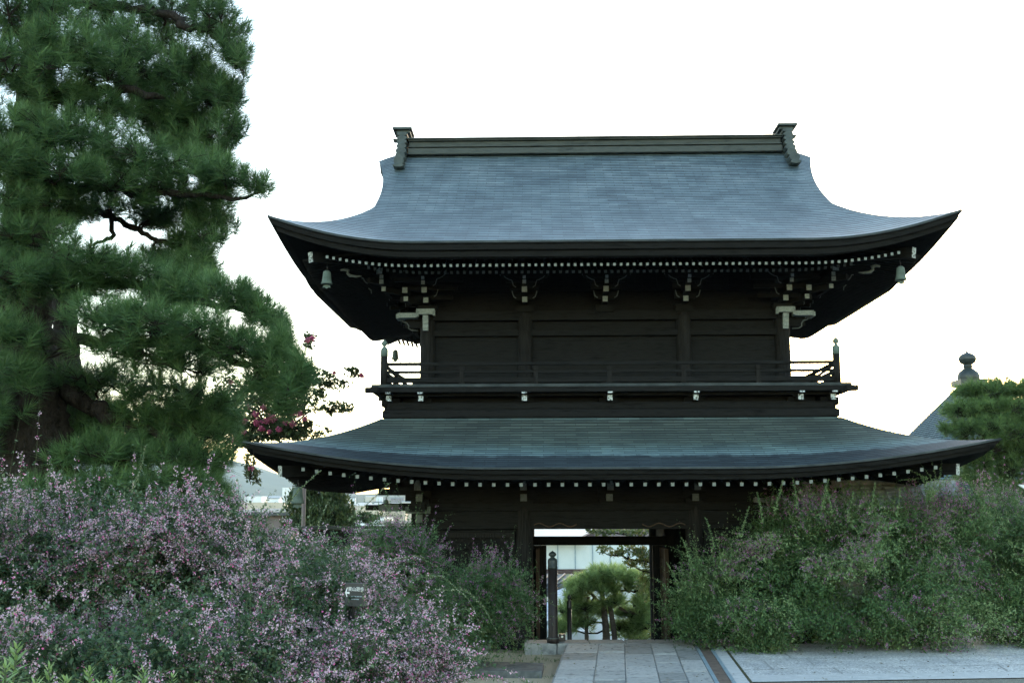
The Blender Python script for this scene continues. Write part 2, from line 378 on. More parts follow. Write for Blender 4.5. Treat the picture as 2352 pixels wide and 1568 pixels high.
def joint(pts, w=.02):
    for a, b in zip(pts[:-1], pts[1:]):
        a, b = Vector(rd(*a, -.016)), Vector(rd(*b, -.016)); d = (b-a).normalized(); s = Vector((-d.y, d.x, 0))*w/2
        mb.add([a-s, b-s, b+s, a+s], [(0, 1, 2, 3)])
for y0, y1 in ((1538, 1527), (1515, 1505), (1498, 1488)): joint([(1700, y0), (2352, y1)], .018)
for (x, y, dx, dy) in ((1752, 1517, 22, 20), (1850, 1512, 20, 17), (1915, 1534, 26, 19), (2065, 1531, 30, 20), (2170, 1509, 24, 16), (2290, 1527, 26, 17), (1800, 1499, 16, 12)):
    joint([(x, y), (x+dx, y+dy)], .03)
tag(mb.build('road_joints', STONE), kind='structure')

# slabs lying in the sand on the left
def slab(name, pts, h, label, z0=-.2):
    mb = MB(); n = len(pts); q = [rd(x, y, z0+h) for x, y in pts]
    mb.add(q+[(p[0], p[1], z0-.05) for p in q], [tuple(range(n))]+[(i, n+i, n+(i+1) % n, (i+1) % n) for i in range(n)])
    o = mb.build(name, SLABM, bevel=.015); tag(o, label, 'stone slab'); return o
slab('stone_slab', [(985, 1538), (1243, 1541), (1248, 1521), (1000, 1514)], .11, 'long grey stone slab lying in the sand left of the path')
slab('flat_stone', [(1035, 1478), (1122, 1478), (1132, 1458), (1060, 1452)], .16, 'rough flat stone under the drooping clover below the gate')

# ------------------------------------------------------------------ the gate
GA = R(-1.37)
gate = empty('temple_gate', (2.02, 25.9, 0), GA)
tag(gate, 'two-storey dark wooden temple gate with two sweeping copper roofs and a balcony', 'temple gate')
GM = Matrix.Translation((2.02, 25.9, 0)) @ Matrix.Rotation(GA, 4, 'Z')
def G(x, y, z): return GM @ Vector((x, y, z))

# ---- upper roof (hip-and-gable). d: distance from the ridge line in plan
DU, ZE, RISE = 5.95, 7.48, 3.70
def zf(d):
    s = 1-d/DU; return ZE + RISE*(.58*s+.42*s*s)
def wv(d):                                  # half-width of the front sheet at distance d
    w = 4.94 + .36*max(0, 1-d/2.2)**2
    if d > 2.9: w += 1.52*((d-2.9)/3.05)**1.18
    return w
def lift(w, d): return .50*max(0, (w-3.7)/2.76)**2*(max(0, d/DU))**1.3
def ptU(x, d, sgn):
    flare = .10*max(0, (abs(x)-4)/2.46)**2
    z = zf(d) + lift(abs(x), d)
    z -= .15*max(0, (abs(x)-4.45)/.75)**2*max(0, 1-d/3.2)**1.0
    return (x, sgn*(d*(1+flare/DU)), z)
ROWS_U = 53
def apparent(d):                            # courses are laid wider toward the eave
    Y = 25.9-d; return (zf(d)-CZ)/Y
a0, a1 = apparent(DU), apparent(0)
def rowU(d): return ROWS_U*(apparent(d)-a0)/(a1-a0)
upper = MB()
for sgn in (-1, 1):
    def fn(u, v, sgn=sgn):
        d = v*DU; w = wv(d); return ptU((2*u-1)*w, d, sgn)
    upper.grid(fn, 64, 48, lambda u, v, p: (p[0]+20, rowU(v*DU)+.001), flip=(sgn > 0) is False)
# side hips: from under the verge out to the side eave
def dw(w):
    lo, hi = 2.9, DU
    for _ in range(40):
        m = (lo+hi)/2
        if wv(m) < w: lo = m
        else: hi = m
    return (lo+hi)/2
WE = wv(DU)
for sx in (-1, 1):
    def fn(u, v, sx=sx):
        w = 4.30 + (WE-4.30)*v
        d = dw(w) if w > 4.94 else 2.9*(w-4.0)/.94
        y = (2*u-1)*d
        yeq = 4.94 + 1.52*(max(0, abs(y)-2.9)/3.05)**1.18 if abs(y) > 2.9 else 4.94*abs(y)/2.9
        dd = d if w > 4.94 else 2.9 - (4.94-w)*1.0
        z = zf(max(dd, 1.9)) + lift(yeq, dd) - .02
        if w >= 4.94:
            flare = .10*max(0, (w-4)/2.46)**2; y *= (1+flare/DU*abs(2*u-1)**6)
            z += .02*v
        return (sx*w, y, z)
    upper.grid(fn, 48, 16, lambda u, v, p: (p[1]+20, 22*(1-v)), flip=(sx > 0))
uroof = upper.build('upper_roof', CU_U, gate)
# fascia: layered eave edge below the sheet, following its curve
def eave_ring_U(n=48):
    pts = []
    for i in range(n+1): pts.append(ptU((2*i/n-1)*WE, DU, -1))
    q = []
    for i in range(1, n): 
        y = (2*i/n-1)*DU
        yeq = 4.94 + 1.52*(max(0, abs(y)-2.9)/3.05)**1.18 if abs(y) > 2.9 else 4.94*abs(y)/2.9
        fl = .10*max(0, (WE-4)/2.46)**2
        q.append((WE, y*(1+fl/DU*abs(2*i/n-1)**6), zf(DU)+lift(yeq, DU)))
    back = [(-x, -y, z) for x, y, z in pts]; left = [(-x, -y, z) for x, y, z in q]
    return pts + q + back[0:] + left
def fascia(ring, steps, name, mats):
    mb = MB(); n = len(ring)
    def off(p, o, dz):
        k = 1-o/6.2; return (p[0]*k, p[1]*k, p[2]+dz)
    prev = [off(p, steps[0][0], steps[0][1]) for p in ring]
    for o, dz, mi in steps[1:]:
        cur = [off(p, o, dz) for p in ring]; mb.mi = mi
        mb.add(prev+cur, [(i, n+i, n+(i+1) % n, (i+1) % n) for i in range(n)], False); prev = cur
    return mb.build(name, mats, gate), prev
ringU = eave_ring_U()
_, innerU = fascia(ringU, [(-.005, .012, 0), (-.012, -.03, 0), (.03, -.06, 1), (.05, -.15, 1), (.12, -.17, 1), (.14, -.27, 1), (.26, -.29, 1)], 'upper_eave_board', [EDGE, WOOD])
def soffit(ring, wx, wy, z, name):
    mb = MB(); n = len(ring); inner = []
    for p in ring:
        k = min(wx/max(abs(p[0]), 1e-6), wy/max(abs(p[1]), 1e-6)); inner.append((p[0]*k, p[1]*k, z))
    mb.add(ring+inner, [(i, n+i, n+(i+1) % n, (i+1) % n) for i in range(n)], False)
    return mb.build(name, WOOD, gate)
soffit(innerU, 3.3, 2.7, 8.25, 'upper_soffit')
# gable walls and verge boards
for sx in (-1, 1):
    mb = MB(); ys_ = [i/12*2-1 for i in range(13)]
    top = [(sx*4.35, y*2.85, zf(abs(y)*2.85)-.10) for y in ys_]; bot = [(sx*4.35, y*2.85, 8.75) for y in ys_]
    mb.add(top+bot, [(i, i+1, 14+i, 13+i) for i in range(12)]); mb.build('gable_wall', WOOD, uroof)
    mb = MB()
    for sy in (-1, 1):
        pr = [ptU(sx*(wv(d)-.02), d, sy) for d in [i*.29 for i in range(12)]]
        a = [(x, y, z-.02) for x, y, z in pr]; b = [(x-sx*.03, y, z-.30) for x, y, z in pr]; c = [(x-sx*.16, y, z-.32) for x, y, z in pr]
        n = len(a); mb.add(a+b+c, [(i, i+1, n+i+1, n+i) for i in range(n-1)]+[(n+i, n+i+1, 2*n+i+1, 2*n+i) for i in range(n-1)])
    mb.build('verge_board', WOOD, uroof)
# ridge and its end ornaments
zr = zf(0)
mb = MB()
for (hw, z0, z1, L, mi) in ((.30, -.12, .03, 4.55, 0), (.22, .03, .07, 4.55, 0), (.27, .07, .10, 4.55, 0), (.20, .10, .23, 4.53, 0), (.27, .23, .265, 4.55, 0), (.31, .265, .30, 4.57, 0), (.22, .30, .33, 4.59, 0)):
    mb.box((0, 0, zr+(z0+z1)/2), (2*L, 2*hw, z1-z0))
mb.build('ridge', RIDGE, uroof, bevel=.015)
def ornament(sx):
    mb = MB(); x = sx*4.69
    for (z, h, yh, wx) in ((-.62, .10, 1.00, .27), (-.45, .24, .90, .25), (-.22, .22, .66, .25), (-.02, .17, .52, .27), (.15, .16, .44, .25), (.30, .13, .38, .26), (.43, .13, .34, .25), (.555, .11, .32, .27)):
        n = 10; pr = []
        for k in range(n):                       # rounded roll running fore and aft
            a = 2*math.pi*k/n; pr.append((math.cos(a)*wx/2, math.sin(a)*h*.56))
        vs = [(x+px, sy*yh, zr+(z*.86-.075)+pz*.88) for sy in (-1, 1) for px, pz in pr]
        mb.add(vs, [(i, (i+1) % n, n+(i+1) % n, n+i) for i in range(n)]+[tuple(range(n-1, -1, -1)), tuple(range(n, 2*n))])
    mb.box((x, 0, zr-.05), (.16, .5, .9))
    mb.box((x-sx*.02, 0, zr+.48), (.34, .50, .06)); mb.box((x, 0, zr+.545), (.47, .66, .06)); mb.box((x+sx*.16, 0, zr+.33), (.18, .22, .05))
    return mb.build('ridge_ornament', VERDR, uroof, bevel=.012)
VERDR = mottled('ridge_end_copper', (.022, .036, .039), (.058, .080, .082), 4, .7, .5, .2, .01)
ornament(-1); ornament(1)

# ---- rafters
def rafter_mesh(p, q, w, white, t=.006):
    mb = MB(); mb.beam(p, q, w, w*1.05)
    p, q = Vector(p), Vector(q); d = (p-q).normalized(); mb.mi = 1; mb.beam(p+d*t, p, w*1.0, w*1.05); return mb
def liftx(x): return .50*max(0, (abs(x)-3.7)/2.76)**2
N = 88
for i in range(N):                                    # front upper row, one by one
    x = (i-(N-1)/2)*.1245; l = liftx(x)*.93
    rafter_mesh((x, -5.57-.08*max(0, (abs(x)-4)/2.46)**2, 7.10+l), (x, -4.6, 7.32+l*.55), .050, WHITE).build('flying_rafter', [WOOD, WHITE], gate)
N2 = 76
for i in range(N2):
    x = (i-(N2-1)/2)*.1263; l = liftx(x*1.08)*.85
    rafter_mesh((x, -4.83, 7.125+l), (x, -3.3, 7.75+l*.3), .056, GREYP).build('base_rafter', [WOOD, GREYP], gate)
def rest(rows, name):
    mb = MB()
    for p, q, w in rows: mb.beam(p, q, w, w*1.05)
    o = mb.build(name, [WOOD], gate); o['kind'] = 'stuff'
rows = []
for i in range(N):
    x = (i-(N-1)/2)*.1245; l = liftx(x)*.93; rows.append(((x, 5.57, 7.10+l), (x, 4.4, 7.36+l*.5), .05))
for s_ in (-1, 1):
    for i in range(82):
        y = (i-40.5)*.1245; l = .50*max(0, (abs(y)-3.2)/2.76)**2*.93; rows.append(((s_*6.0, y, 7.12+l), (s_*4.8, y, 7.38+l*.5), .05))
rest(rows, 'flying_rafter')
# hip rafters with white end plates
def hip(sx, sy, p, q, w, h, name='hip_rafter'):
    mb = MB(); mb.beam(p, q, w, h); p, q = Vector(p), Vector(q); d = (p-q).normalized(); mb.mi = 1; mb.beam(p+d*.008, p, w, h)
    mb.build(name, [WOOD, WHITEF], gate)
for sx in (-1, 1):
    for sy in (-1, 1):
        hip(sx, sy, (sx*5.78, sy*5.36, 7.33), (sx*3.6, sy*3.0, 7.75), .13, .20)

# ---- lower roof
DL0, DL1, ZL0, ZL1 = 4.52, 6.62, 4.27, 3.23
def zl(d):
    t = (d-DL0)/(DL1-DL0); return ZL0 + (ZL1-ZL0)*(1.16*t - .16*t*t)
def liftL(a): return .47*max(0, (a-2.2)/4.35)**1.9
lower = MB(); ROWS_L = 22
def rowL(t): return ROWS_L*(1-(.85*t+.15*t*t))
def ptL(u, t, side):
    d = DL0 + (DL1-DL0)*t; hw = d - .03
    a = (2*u-1)*hw; l = liftL(abs(a))*t**1.3
    fl = .13*max(0, (abs(a)-4)/2.6)**2*t
    z = zl(d)+l
    return {0: (a, -(d+fl), z), 1: (a, d+fl, z), 2: (-(d+fl-.03), a, z), 3: (d+fl-.03, a, z)}[side]
for side, fl in ((0, True), (1, False), (2, False), (3, True)):
    lower.grid(lambda u, v, s=side: ptL(u, v, s), 56, 22, lambda u, v, p, s=side: ((p[0] if s < 2 else p[1])+20, rowL(v)+.001), flip=fl)
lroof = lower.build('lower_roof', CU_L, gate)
n = 44
ringL = [ptL(i/n, 1, 0) for i in range(n+1)] + [ptL(i/n, 1, 3) for i in range(1, n)] + [ptL(1-i/n, 1, 1) for i in range(n+1)] + [ptL(1-i/n, 1, 2) for i in range(1, n)]
_, innerL = fascia(ringL, [(-.005, .010, 0), (-.010, -.025, 0), (.03, -.05, 1), (.05, -.11, 1), (.12, -.125, 1), (.14, -.20, 1), (.26, -.215, 1)], 'lower_eave_board', [EDGE, WOOD])
soffit(innerL, 3.9, 3.8, 3.55, 'lower_soffit')
for i in range(47):
    x = (i-23)*.2445; l = liftL(abs(x))*.95
    rafter_mesh((x, -6.27, 2.945+l), (x, -4.4, 3.28+l*.3), .060, WHITE).build('eave_rafter', [WOOD, WHITE], gate)
rows = []
for i in range(47):
    a = (i-23)*.2445; l = liftL(abs(a))*.95
    rows += [((a, 6.27, 2.945+l), (a, 4.4, 3.28+l*.3), .066), ((-6.25, a, 2.945+l), (-4.4, a, 3.28+l*.3), .066), ((6.25, a, 2.945+l), (4.4, a, 3.28+l*.3), .066)]
    rows.append(((a+.122, -5.5, 3.02+l*.7), (a+.122, -4.1, 3.40+l*.2), .07))
rest(rows, 'eave_rafter')
for sx in (-1, 1):
    for sy in (-1, 1):
        hip(sx, sy, (sx*6.08, sy*6.08, 3.20), (sx*3.8, sy*3.8, 3.35), .12, .20)

# ---- lower storey
def column(x, y, r, z0, z1):
    mb = MB(); mb.lathe([(r*1.35, z0), (r*1.35, z0+.08), (r, z0+.081), (r, z1-.15), (r*.88, z1)], (x, y, 0), 18)
    mb.build('column', WOODV, gate)
for x in (-3.78, -1.70, 1.70, 3.78):
    for y in (-3.7, 0, 3.7):
        column(x, y, .18, -1.05 if abs(x) < 2 and True else -.22, 2.62)
mb = MB()
for sy in (-1, 1):
    mb.box((0, sy*3.7, 2.30), (7.9, .26, .36)); mb.box((0, sy*3.7, 2.56), (9.1, .32, .15))
for sx in (-1, 1):
    mb.box((sx*3.78, 0, 2.299), (.26, 7.1, .358)); mb.box((sx*3.78, 0, 2.545), (.32, 8.8, .15))
mb.box((0, 0, 2.52), (7.4, .26, .26))
mb.build('head_beam', WOOD, gate, bevel=.012)
for sx in (-1, 1):
    for c_, d_ in (((sx*2.74, -3.72, .85), (1.72, .08, 2.5)), ((sx*2.74, 3.72, .85), (1.72, .08, 2.5)), ((sx*2.74, 0, 1.05), (1.72, .1, 2.7)),
                   ((sx*3.80, -1.85, 1.0), (.08, 3.3, 2.5)), ((sx*3.80, 1.85, 1.0), (.08, 3.3, 2.5)), ((sx*1.72, 1.9, .6), (.08, 3.4, 3.2))):
        mb = MB(); mb.box(c_, d_); mb.build('wall_panel', WOOD, gate)
mb = MB(); mb.box((0, 0, 3.10), (7.5, 7.3, .98)); mb.build('lower_frieze', WOOD, gate)
for sx in (-1, 1):                                     # diagonal lattice over the front side bays
    mb = MB(); cx = sx*2.74
    for k in range(-8, 9):
        for sg in (-1, 1):
            x0, z0 = cx+k*.20-sg*.45, 1.05; x1, z1 = cx+k*.20+sg*.45, 1.95
            pts = []
            for (xa, za) in ((x0, z0), (x1, z1)): pts.append(Vector((xa, -3.79-.012*(sg > 0), za)))
            lo, hi = cx-.84, cx+.84; d = pts[1]-pts[0]; t0, t1 = 0, 1
            for e, s_ in ((lo, 1), (hi, -1)):
                ta = (e-pts[0].x)/d.x
                if (d.x*s_) > 0: t0 = max(t0, ta)
                else: t1 = min(t1, ta)
            if t1-t0 > .05: mb.beam(pts[0]+d*t0, pts[0]+d*t1, .028, .02, (0, 1, 0))
    for z in (1.0, 2.0): mb.box((cx, -3.80, z), (1.72, .07, .09))
    mb.build('lattice', WOODV, gate)
# door frame and open leaves at the middle line of the gate
mb = MB(); mb.box((0, 0, 1.785), (3.1, .22, .20)); mb.build('door_lintel', WOOD, gate, bevel=.01)
for sx in (-1, 1):
    mb = MB(); mb.box((sx*1.40, .0, .40), (.34, .2, 2.55)); mb.build('door_jamb', WOODV, gate)
    lf = MB(); lf.box((sx*1.44, -.62, .38), (.06, 1.05, 2.5)); leaf = lf.build('door_leaf', WOODB, gate)
    b = MB()
    for z in (-.5, .3, .95, 1.35): b.box((sx*1.405, -.62, z), (.03, 1.05, .11))
    for yy in (-1.1, -.15): b.box((sx*1.403, yy, .38), (.03, .12, 2.5))
    b.build('door_rail', WOODB, leaf)
# carved frog-leg strip under the front head beam
mb = MB()
for sx in (-1, 1):
    pts = [(sx*(1.50-.85*t), -3.86, 2.20+.035*math.sin(t*13)) for t in [i/24 for i in range(25)]]
    mb.tube(pts, .012, 5)
mb.build('carved_strip', WOODB, gate)

# ---- bracket sets
CURL = [(.50, .16), (.43, .155), (.375, .10), (.30, .06), (.255, .05), (.235, -.01), (.225, -.06), (.17, -.095)]
CURL2 = [(.255, -.13), (.24, -.19), (.22, -.25), (.17, -.28)]
def bracket(x, y, z, fx, fy, noses, width, curls, parent, paintm, block=True, name='bracket'):
    """noses: (outward offset, height, size, white?) ; f: outward direction"""
    o = Vector((fx, fy, 0)); s_ = Vector((-fy, fx, 0)); c = Vector((x, y, z)); M = Matrix((s_, o, (0, 0, 1))).transposed()
    mb = MB()
    if block: mb.box(c+Vector((0, 0, -.02)), (.36, .36, .15), M); mb.box(c+Vector((0, 0, -.13)), (.26, .26, .08), M)
    for k, (out, dz, sz, wh) in enumerate(noses):
        mb.mi = 0
        p = c+o*out+Vector((0, 0, dz)); mb.beam(p, c+Vector((0, 0, dz))-o*.1, sz*.98, sz*1.05)
        q = c+o*(out-.16)+Vector((0, 0, dz+sz*.62))
        if width: 
            L = width*(.55+.22*k)
            mb.box(q, (L, .085, sz*.8), M)
            for e in (-1, 0, 1): mb.box(q+s_*(e*(L/2-.06))+Vector((0, 0, sz*.72)), (.135, .125, .07), M)
        mb.mi = 1
        if wh: mb.beam(p+o*.006, p, sz, sz*1.08)
    if curls:
        mb.mi = 2; oo, zz = curls
        for e in (-1, 1):
            for cv, back in ((CURL, 0), (CURL2, .22)):
                mb.tube([c+o*(oo-back)+s_*(e*a)+Vector((0, 0, zz+b)) for a, b in cv], .011, 5)
    return mb.build(name, [WOOD, paintm, GREYP], parent)
UN = [(.47, .12, .105, 1), (.82, .265, .108, 1), (1.05, .375, .075, 1), (1.12, .455, .062, 1)]
for x in (-1.67, 0, 1.67): bracket(x, -3.1, 6.70, 0, -1, UN, .78, (1.0, .365), gate, WHITE)
for x in (-1.67, 0, 1.67): bracket(x, 3.1, 6.70, 0, 1, UN, .78, None, gate, WHITE)
for y in (-1.3, 1.3):
    for sx in (-1, 1): bracket(sx*3.73, y, 6.70, sx, 0, UN, .78, None, gate, WHITE)
def corner_bracket(sx, sy):
    mb = MB()
    x, y = sx*3.73, sy*3.1
    mb.box((x, y, 6.68), (.40, .40, .16))
    for (ox, oy, dz, sz) in ((0, .47, .12, .105), (0, .82, .265, .108), (0, 1.05, .375, .075), (0, 1.12, .455, .062),
                             (.40, .80, .265, .105), (.40, .62, .12, .09), (.86, .98, .41, .085), (.86, .98, .51, .075), (.90, 1.02, .63, .12), (.82, .92, .27, .085)):
        px, py = x+sx*ox, y+sy*oy; mb.mi = 0
        mb.beam((px, py, 6.70+dz), (px-sx*(.05 if ox else 0), y-sy*.1, 6.70+dz), sz*.97, sz*1.05)
        mb.mi = 1; mb.beam((px, py+sy*.006, 6.70+dz), (px, py, 6.70+dz), sz, sz*1.08)
        if ox == 0 and sz > .08:                       # the same tier toward the side
            mb.mi = 0; mb.beam((x+sx*oy, y, 6.70+dz), (x, y, 6.70+dz), sz*.97, sz*1.05)
            mb.mi = 1; mb.beam((x+sx*(oy+.006), y, 6.70+dz), (x+sx*oy, y, 6.70+dz), sz, sz*1.08)
    mb.mi = 0
    for k, zz in enumerate((.20, .34, .46)):
        mb.box((x-sx*.1, y+sy*(.3+.3*k), 6.70+zz), (.9+.25*k, .09, .085)); mb.box((x+sx*(.3+.3*k), y-sy*.1, 6.701+zz), (.09, .9+.25*k, .085))
    # diagonal arms
    for k, (o_, zz) in enumerate(((.5, .13), (.8, .27), (1.1, .42))):
        mb.beam((x+sx*o_, y+sy*o_, 6.70+zz), (x, y, 6.70+zz), .10, .11)
    # white-painted beam noses at the column head
    mb.mi = 1
    mb.box((x+sx*.02, y+sy*.31, 6.60), (.38, .10, .115)); mb.box((x+sx*.19, y+sy*.31, 6.555), (.05, .10, .13)); mb.box((x-sx*.16, y+sy*.31, 6.565), (.05, .10, .11))
    mb.box((x+sx*.40, y+sy*.10, 6.535), (.42, .36, .10)); mb.box((x+sx*.61, y+sy*.10, 6.515), (.06, .36, .09))
    for k, zz in enumerate((6.48, 6.39, 6.30)): mb.box((x+sx*.02, y+sy*(.29-.02*k), zz), (.115, .10, .088))
    mb.box((x+sx*.02, y+sy*.24, 6.235), (.115, .06, .05))
    mb.mi = 0; mb.box((x+sx*.30, y, 6.40), (.36, .10, .20)); mb.box((x+sx*.02, y+sy*.12, 6.45), (.105, .24, .42))
    mb.mi = 2
    mb.tube([(x+sx*a, y+sy*.06, 6.40+b) for a, b in ((.56, .07), (.52, .03), (.44, .01), (.40, -.05), (.40, -.11), (.34, -.15), (.20, -.16))], .013, 5)
    for sgn_, zz, base in ((1, .33, 1.02), (-1, .42, .02)):
        if sgn_ > 0: mb.tube([(x+sx*(base+a*.5), y+sy*.95, 6.70+zz+b) for a, b in CURL[:5]], .011, 5)
        else: mb.tube([(x-sx*(.02+a), y+sy*.95, 6.70+zz+b) for a, b in CURL], .011, 5); mb.tube([(x-sx*(.02+a), y+sy*.73, 6.70+zz+b) for a, b in CURL2], .010, 5)
    mb.tube([(x+sx*(.98+a*.4), y+sy*.9, 6.70+.22+b*.7) for a, b in CURL[2:7]], .010, 5)
    mb.build('corner_bracket', [WOOD, WHITE, GREYP], gate)
for sx in (-1, 1):
    for sy in (-1, 1): corner_bracket(sx, sy)
# carved noses far out under the hip
for sx in (-1, 1):
    mb = MB(); b_ = Vector((sx*5.05, -4.85, 7.12))
    mb.tube([b_+Vector((sx*a, 0, z)) for a, z in ((.24, .06), (.16, .075), (.08, .05), (.10, -.0), (.05, -.05), (-.08, -.065), (-.18, -.06))], [.02, .03, .034, .03, .034, .024, .012], 6)
    mb.build('carved_nose', [GREYP], gate)
# frieze of slats between the bracket sets
mb = MB()
mb.box((0, -3.12, 7.35), (7.2, .06, .55))
for i in range(46):
    x = -3.4+i*.151; mb.box((x, -3.17, 7.32), (.03, .03, .30))
mb.build('frieze', WOOD, gate)

# ---- upper storey
for x in (-3.73, -1.67, 1.67, 3.73):
    for y in (-3.1, 3.1): column(x, y, .155, 4.86, 6.64)
mb = MB(); nb = 8
for k in range(nb):
    z = 4.90+(k+.5)*.225; e = .026*(k % 2)
    mb.box((0, 0, z), (7.34+e, 6.10+e, .222))
mb.box((0, 0, 7.35), (7.1, 5.9, 1.5))
mb.build('upper_wall', WOOD, gate)
mb = MB()
for sy in (-1, 1): mb.box((0, sy*3.1, 6.545), (8.0, .20, .20)); mb.box((0, sy*3.1, 6.18), (7.5, .15, .13)); mb.box((0, sy*3.1, 5.0), (7.5, .15, .16))
for sx in (-1, 1): mb.box((sx*3.73, 0, 6.544), (.20, 6.6, .198)); mb.box((sx*3.73, 0, 6.181), (.15, 6.2, .13)); mb.box((sx*3.73, 0, 5.0), (.15, 6.2, .158))
mb.build('tie_beam', WOOD, gate, bevel=.01)
# ---- skirt below the balcony, deck and railing
mb = MB()
mb.box((0, 0, 4.36), (8.94, 9.06, .17)); mb.box((0, 0, 4.52), (8.76, 8.88, .16))
mb.build('balcony_base', WOOD, gate, bevel=.04)
mb = MB(); mb.box((0, 0, 4.66), (8.2, 8.3, .22)); mb.build('balcony_wall', WOOD, gate)
mb = MB()
for sy in (-1, 1): mb.box((0, sy*4.70, 4.815), (9.56, .14, .10)); mb.box((0, sy*4.45, 4.775), (9.0, .14, .12))
for sx in (-1, 1): mb.box((sx*4.58, 0, 4.814), (.14, 9.8, .099)); mb.box((sx*4.35, 0, 4.774), (.14, 9.1, .119))
mb.build('balcony_beam', WOOD, gate, bevel=.008)
mb = MB(); mb.box((0, -3.92, 4.893), (9.30, 1.72, .054)); mb.box((0, 3.92, 4.893), (9.30, 1.72, .054))
for sx in (-1, 1): mb.box((sx*4.18, 0, 4.893), (.94, 6.1, .053))
mb.build('balcony_deck', EDGE, gate)
BN = [(.46, .03, .10, 1), (.60, .16, .10, 1)]
for x in (-3.70, -1.67, 0, 1.67, 3.70): bracket(x, -4.16, 4.63, 0, -1, BN, .42, None, gate, WHITEF, name='balcony_bracket')
for x in (-4.33, 4.33): bracket(x, -4.16, 4.63, 0, -1, BN, .0, None, gate, WHITEF, name='balcony_bracket')
for sx in (-1, 1):
    for y in (-3.4, -1.2, 1.2, 3.4): bracket(sx*4.1, y, 4.63, sx, 0, BN, .42, None, gate, WHITEF, name='balcony_bracket')
mb = MB()
def both(fn):
    for sgn in (-1, 1): fn(sgn)
for z, w, h in ((5.345, .055, .062), (5.185, .05, .055), (5.025, .07, .10)):
    for sy in (-1, 1): mb.box((0, sy*4.55, z), (8.84, w, h))
    for sx in (-1, 1): mb.box((sx*4.44, 0, z), (w, 8.95, h*.99))
mb.build('railing', WOOD, gate, bevel=.006)
def strut(x, y, tx, ty):
    mb = MB(); mb.box((x, y, 5.09), (tx, ty, .22)); mb.box((x, y, 5.255), (.09, .085, .085)); mb.box((x, y, 4.95), (.11, .1, .05)); mb.build('rail_strut', WOODV, gate)
for v in (-2.9, -1.45, 0, 1.45, 2.9):
    for sg in (-1, 1): strut(v, sg*4.55, .085, .08); strut(sg*4.44, v, .08, .085)
for sx in (-1, 1):
    for sy in (-1, 1):
        for (xa, za, xb, zb) in ((4.40, 5.30, 4.02, 5.04), (4.40, 5.17, 4.20, 5.04)):
            mb = MB(); mb.beam((sx*xa, sy*4.55, za), (sx*xb, sy*4.55, zb), .05, .05, (0, 1, 0)); mb.build('rail_brace', WOOD, gate)
            mb = MB(); mb.beam((sx*4.44, sy*(xa+.1), za), (sx*4.44, sy*(xb+.1), zb), .05, .05, (1, 0, 0)); mb.build('rail_brace', WOOD, gate)
for sx in (-1, 1):
    for sy in (-1, 1):
        mb = MB(); x, y = sx*4.44, sy*4.55
        mb.lathe([(.072, 4.92), (.070, 5.50)], (x, y, 0), 16)
        p = mb.build('rail_post', WOODV, gate)
        f = MB(); f.lathe([(.074, 5.50), (.074, 5.62), (.062, 5.66), (.030, 5.69), (.028, 5.71), (.058, 5.735), (.062, 5.765), (.045, 5.80), (.012, 5.83), (.002, 5.845)], (x, y, 0), 16)
        f.build('post_finial', VERD, p)
# lower bracket sets
LN = [(.30, .08, .13, 1), (.62, .29, .13, 1), (.66, .37, .09, 1)]
for sy in (-1, 1):
    for x in (-1.70, 0, 1.70): bracket(x, sy*3.7, 2.66, 0, sy, LN, .8, None, gate, GREYP)
    for x in (-3.78, 3.78):
        bracket(x, sy*3.7, 2.66, 0, sy, LN, .8, None, gate, GREYP)
        sx = 1 if x > 0 else -1
        bracket(x, sy*3.7, 2.661, sx, 0, LN, .8, None, gate, GREYP, block=False)
        mb = MB(); mb.mi = 1
        mb.box((x+sx*.62, sy*3.7, 2.545), (.40, .33, .14)); mb.mi = 0; mb.box((x+sx*.95, sy*3.7, 2.55), (.28, .30, .11)); mb.box((x+sx*.4, sy*3.7, 2.86), (.9, .12, .13)); mb.mi = 1
        mb.box((x+sx*.02, sy*3.95, 2.50), (.5, .12, .14)); mb.box((x, sy*3.93, 2.33), (.13, .12, .16))
        mb.build('beam_nose', [WOOD, GREYP], gate)
for y in (-1.25, 1.25):
    for sx in (-1, 1): bracket(sx*3.78, y, 2.66, sx, 0, LN, .8, None, gate, GREYP)

# ---- wind bells (each hangs free)
def bell(loc, s_, label, chain=.12):
    e = empty('wind_bell', loc); tag(e, label, 'wind bell', 'wind bells hanging from the gate eaves')
    mb = MB(); mb.lathe([(.004, .0), (.03, -.005), (.062, -.03), (.066, -.05), (.075, -.15), (.085, -.20), (.098, -.24), (.090, -.245), (.06, -.10)], n=18)
    mb.v = [(x*s_, y*s_, z*s_) for x, y, z in mb.v]; mb.build('bell_body', VERD, e)
    c = MB(); c.tube([(0, 0, 0), (0, 0, chain)], .006, 5); c.tube([(.012, 0, .01), (.012, 0, .07)], .006, 5); c.build('hanging_rod', BLACK, e)
    c = MB(); c.tube([(0, 0, -.1*s_), (0, 0, -.27*s_)], .005, 5)
    for z, pts in ((-.29, ((-.07, -.015), (-.05, .03), (0, .045), (.05, .03), (.07, -.015), (.035, -.005), (0, -.03), (-.035, -.005))),):
        q = [(a*s_, -.006, (z+b)*s_) for a, b in pts]; q2 = [(a, .006, b) for a, _, b in q]; m_ = len(q)
        c.add(q+q2, [tuple(range(m_)), tuple(range(2*m_-1, m_-1, -1))]+[(i, m_+i, m_+(i+1) % m_, (i+1) % m_) for i in range(m_)])
    c.build('wind_plate', VERD, e)
bell(G(-5.50, -5.15, 7.12), 1.15, 'green bronze wind bell under the upper eave tip nearest the big pine')
bell(G(5.58, -5.15, 7.12), 1.15, 'green bronze wind bell under the upper eave tip away from the big pine')
bell(G(5.50, 5.15, 7.02), 1.15, 'small wind bell silhouetted between the upper roof and the balcony finial')
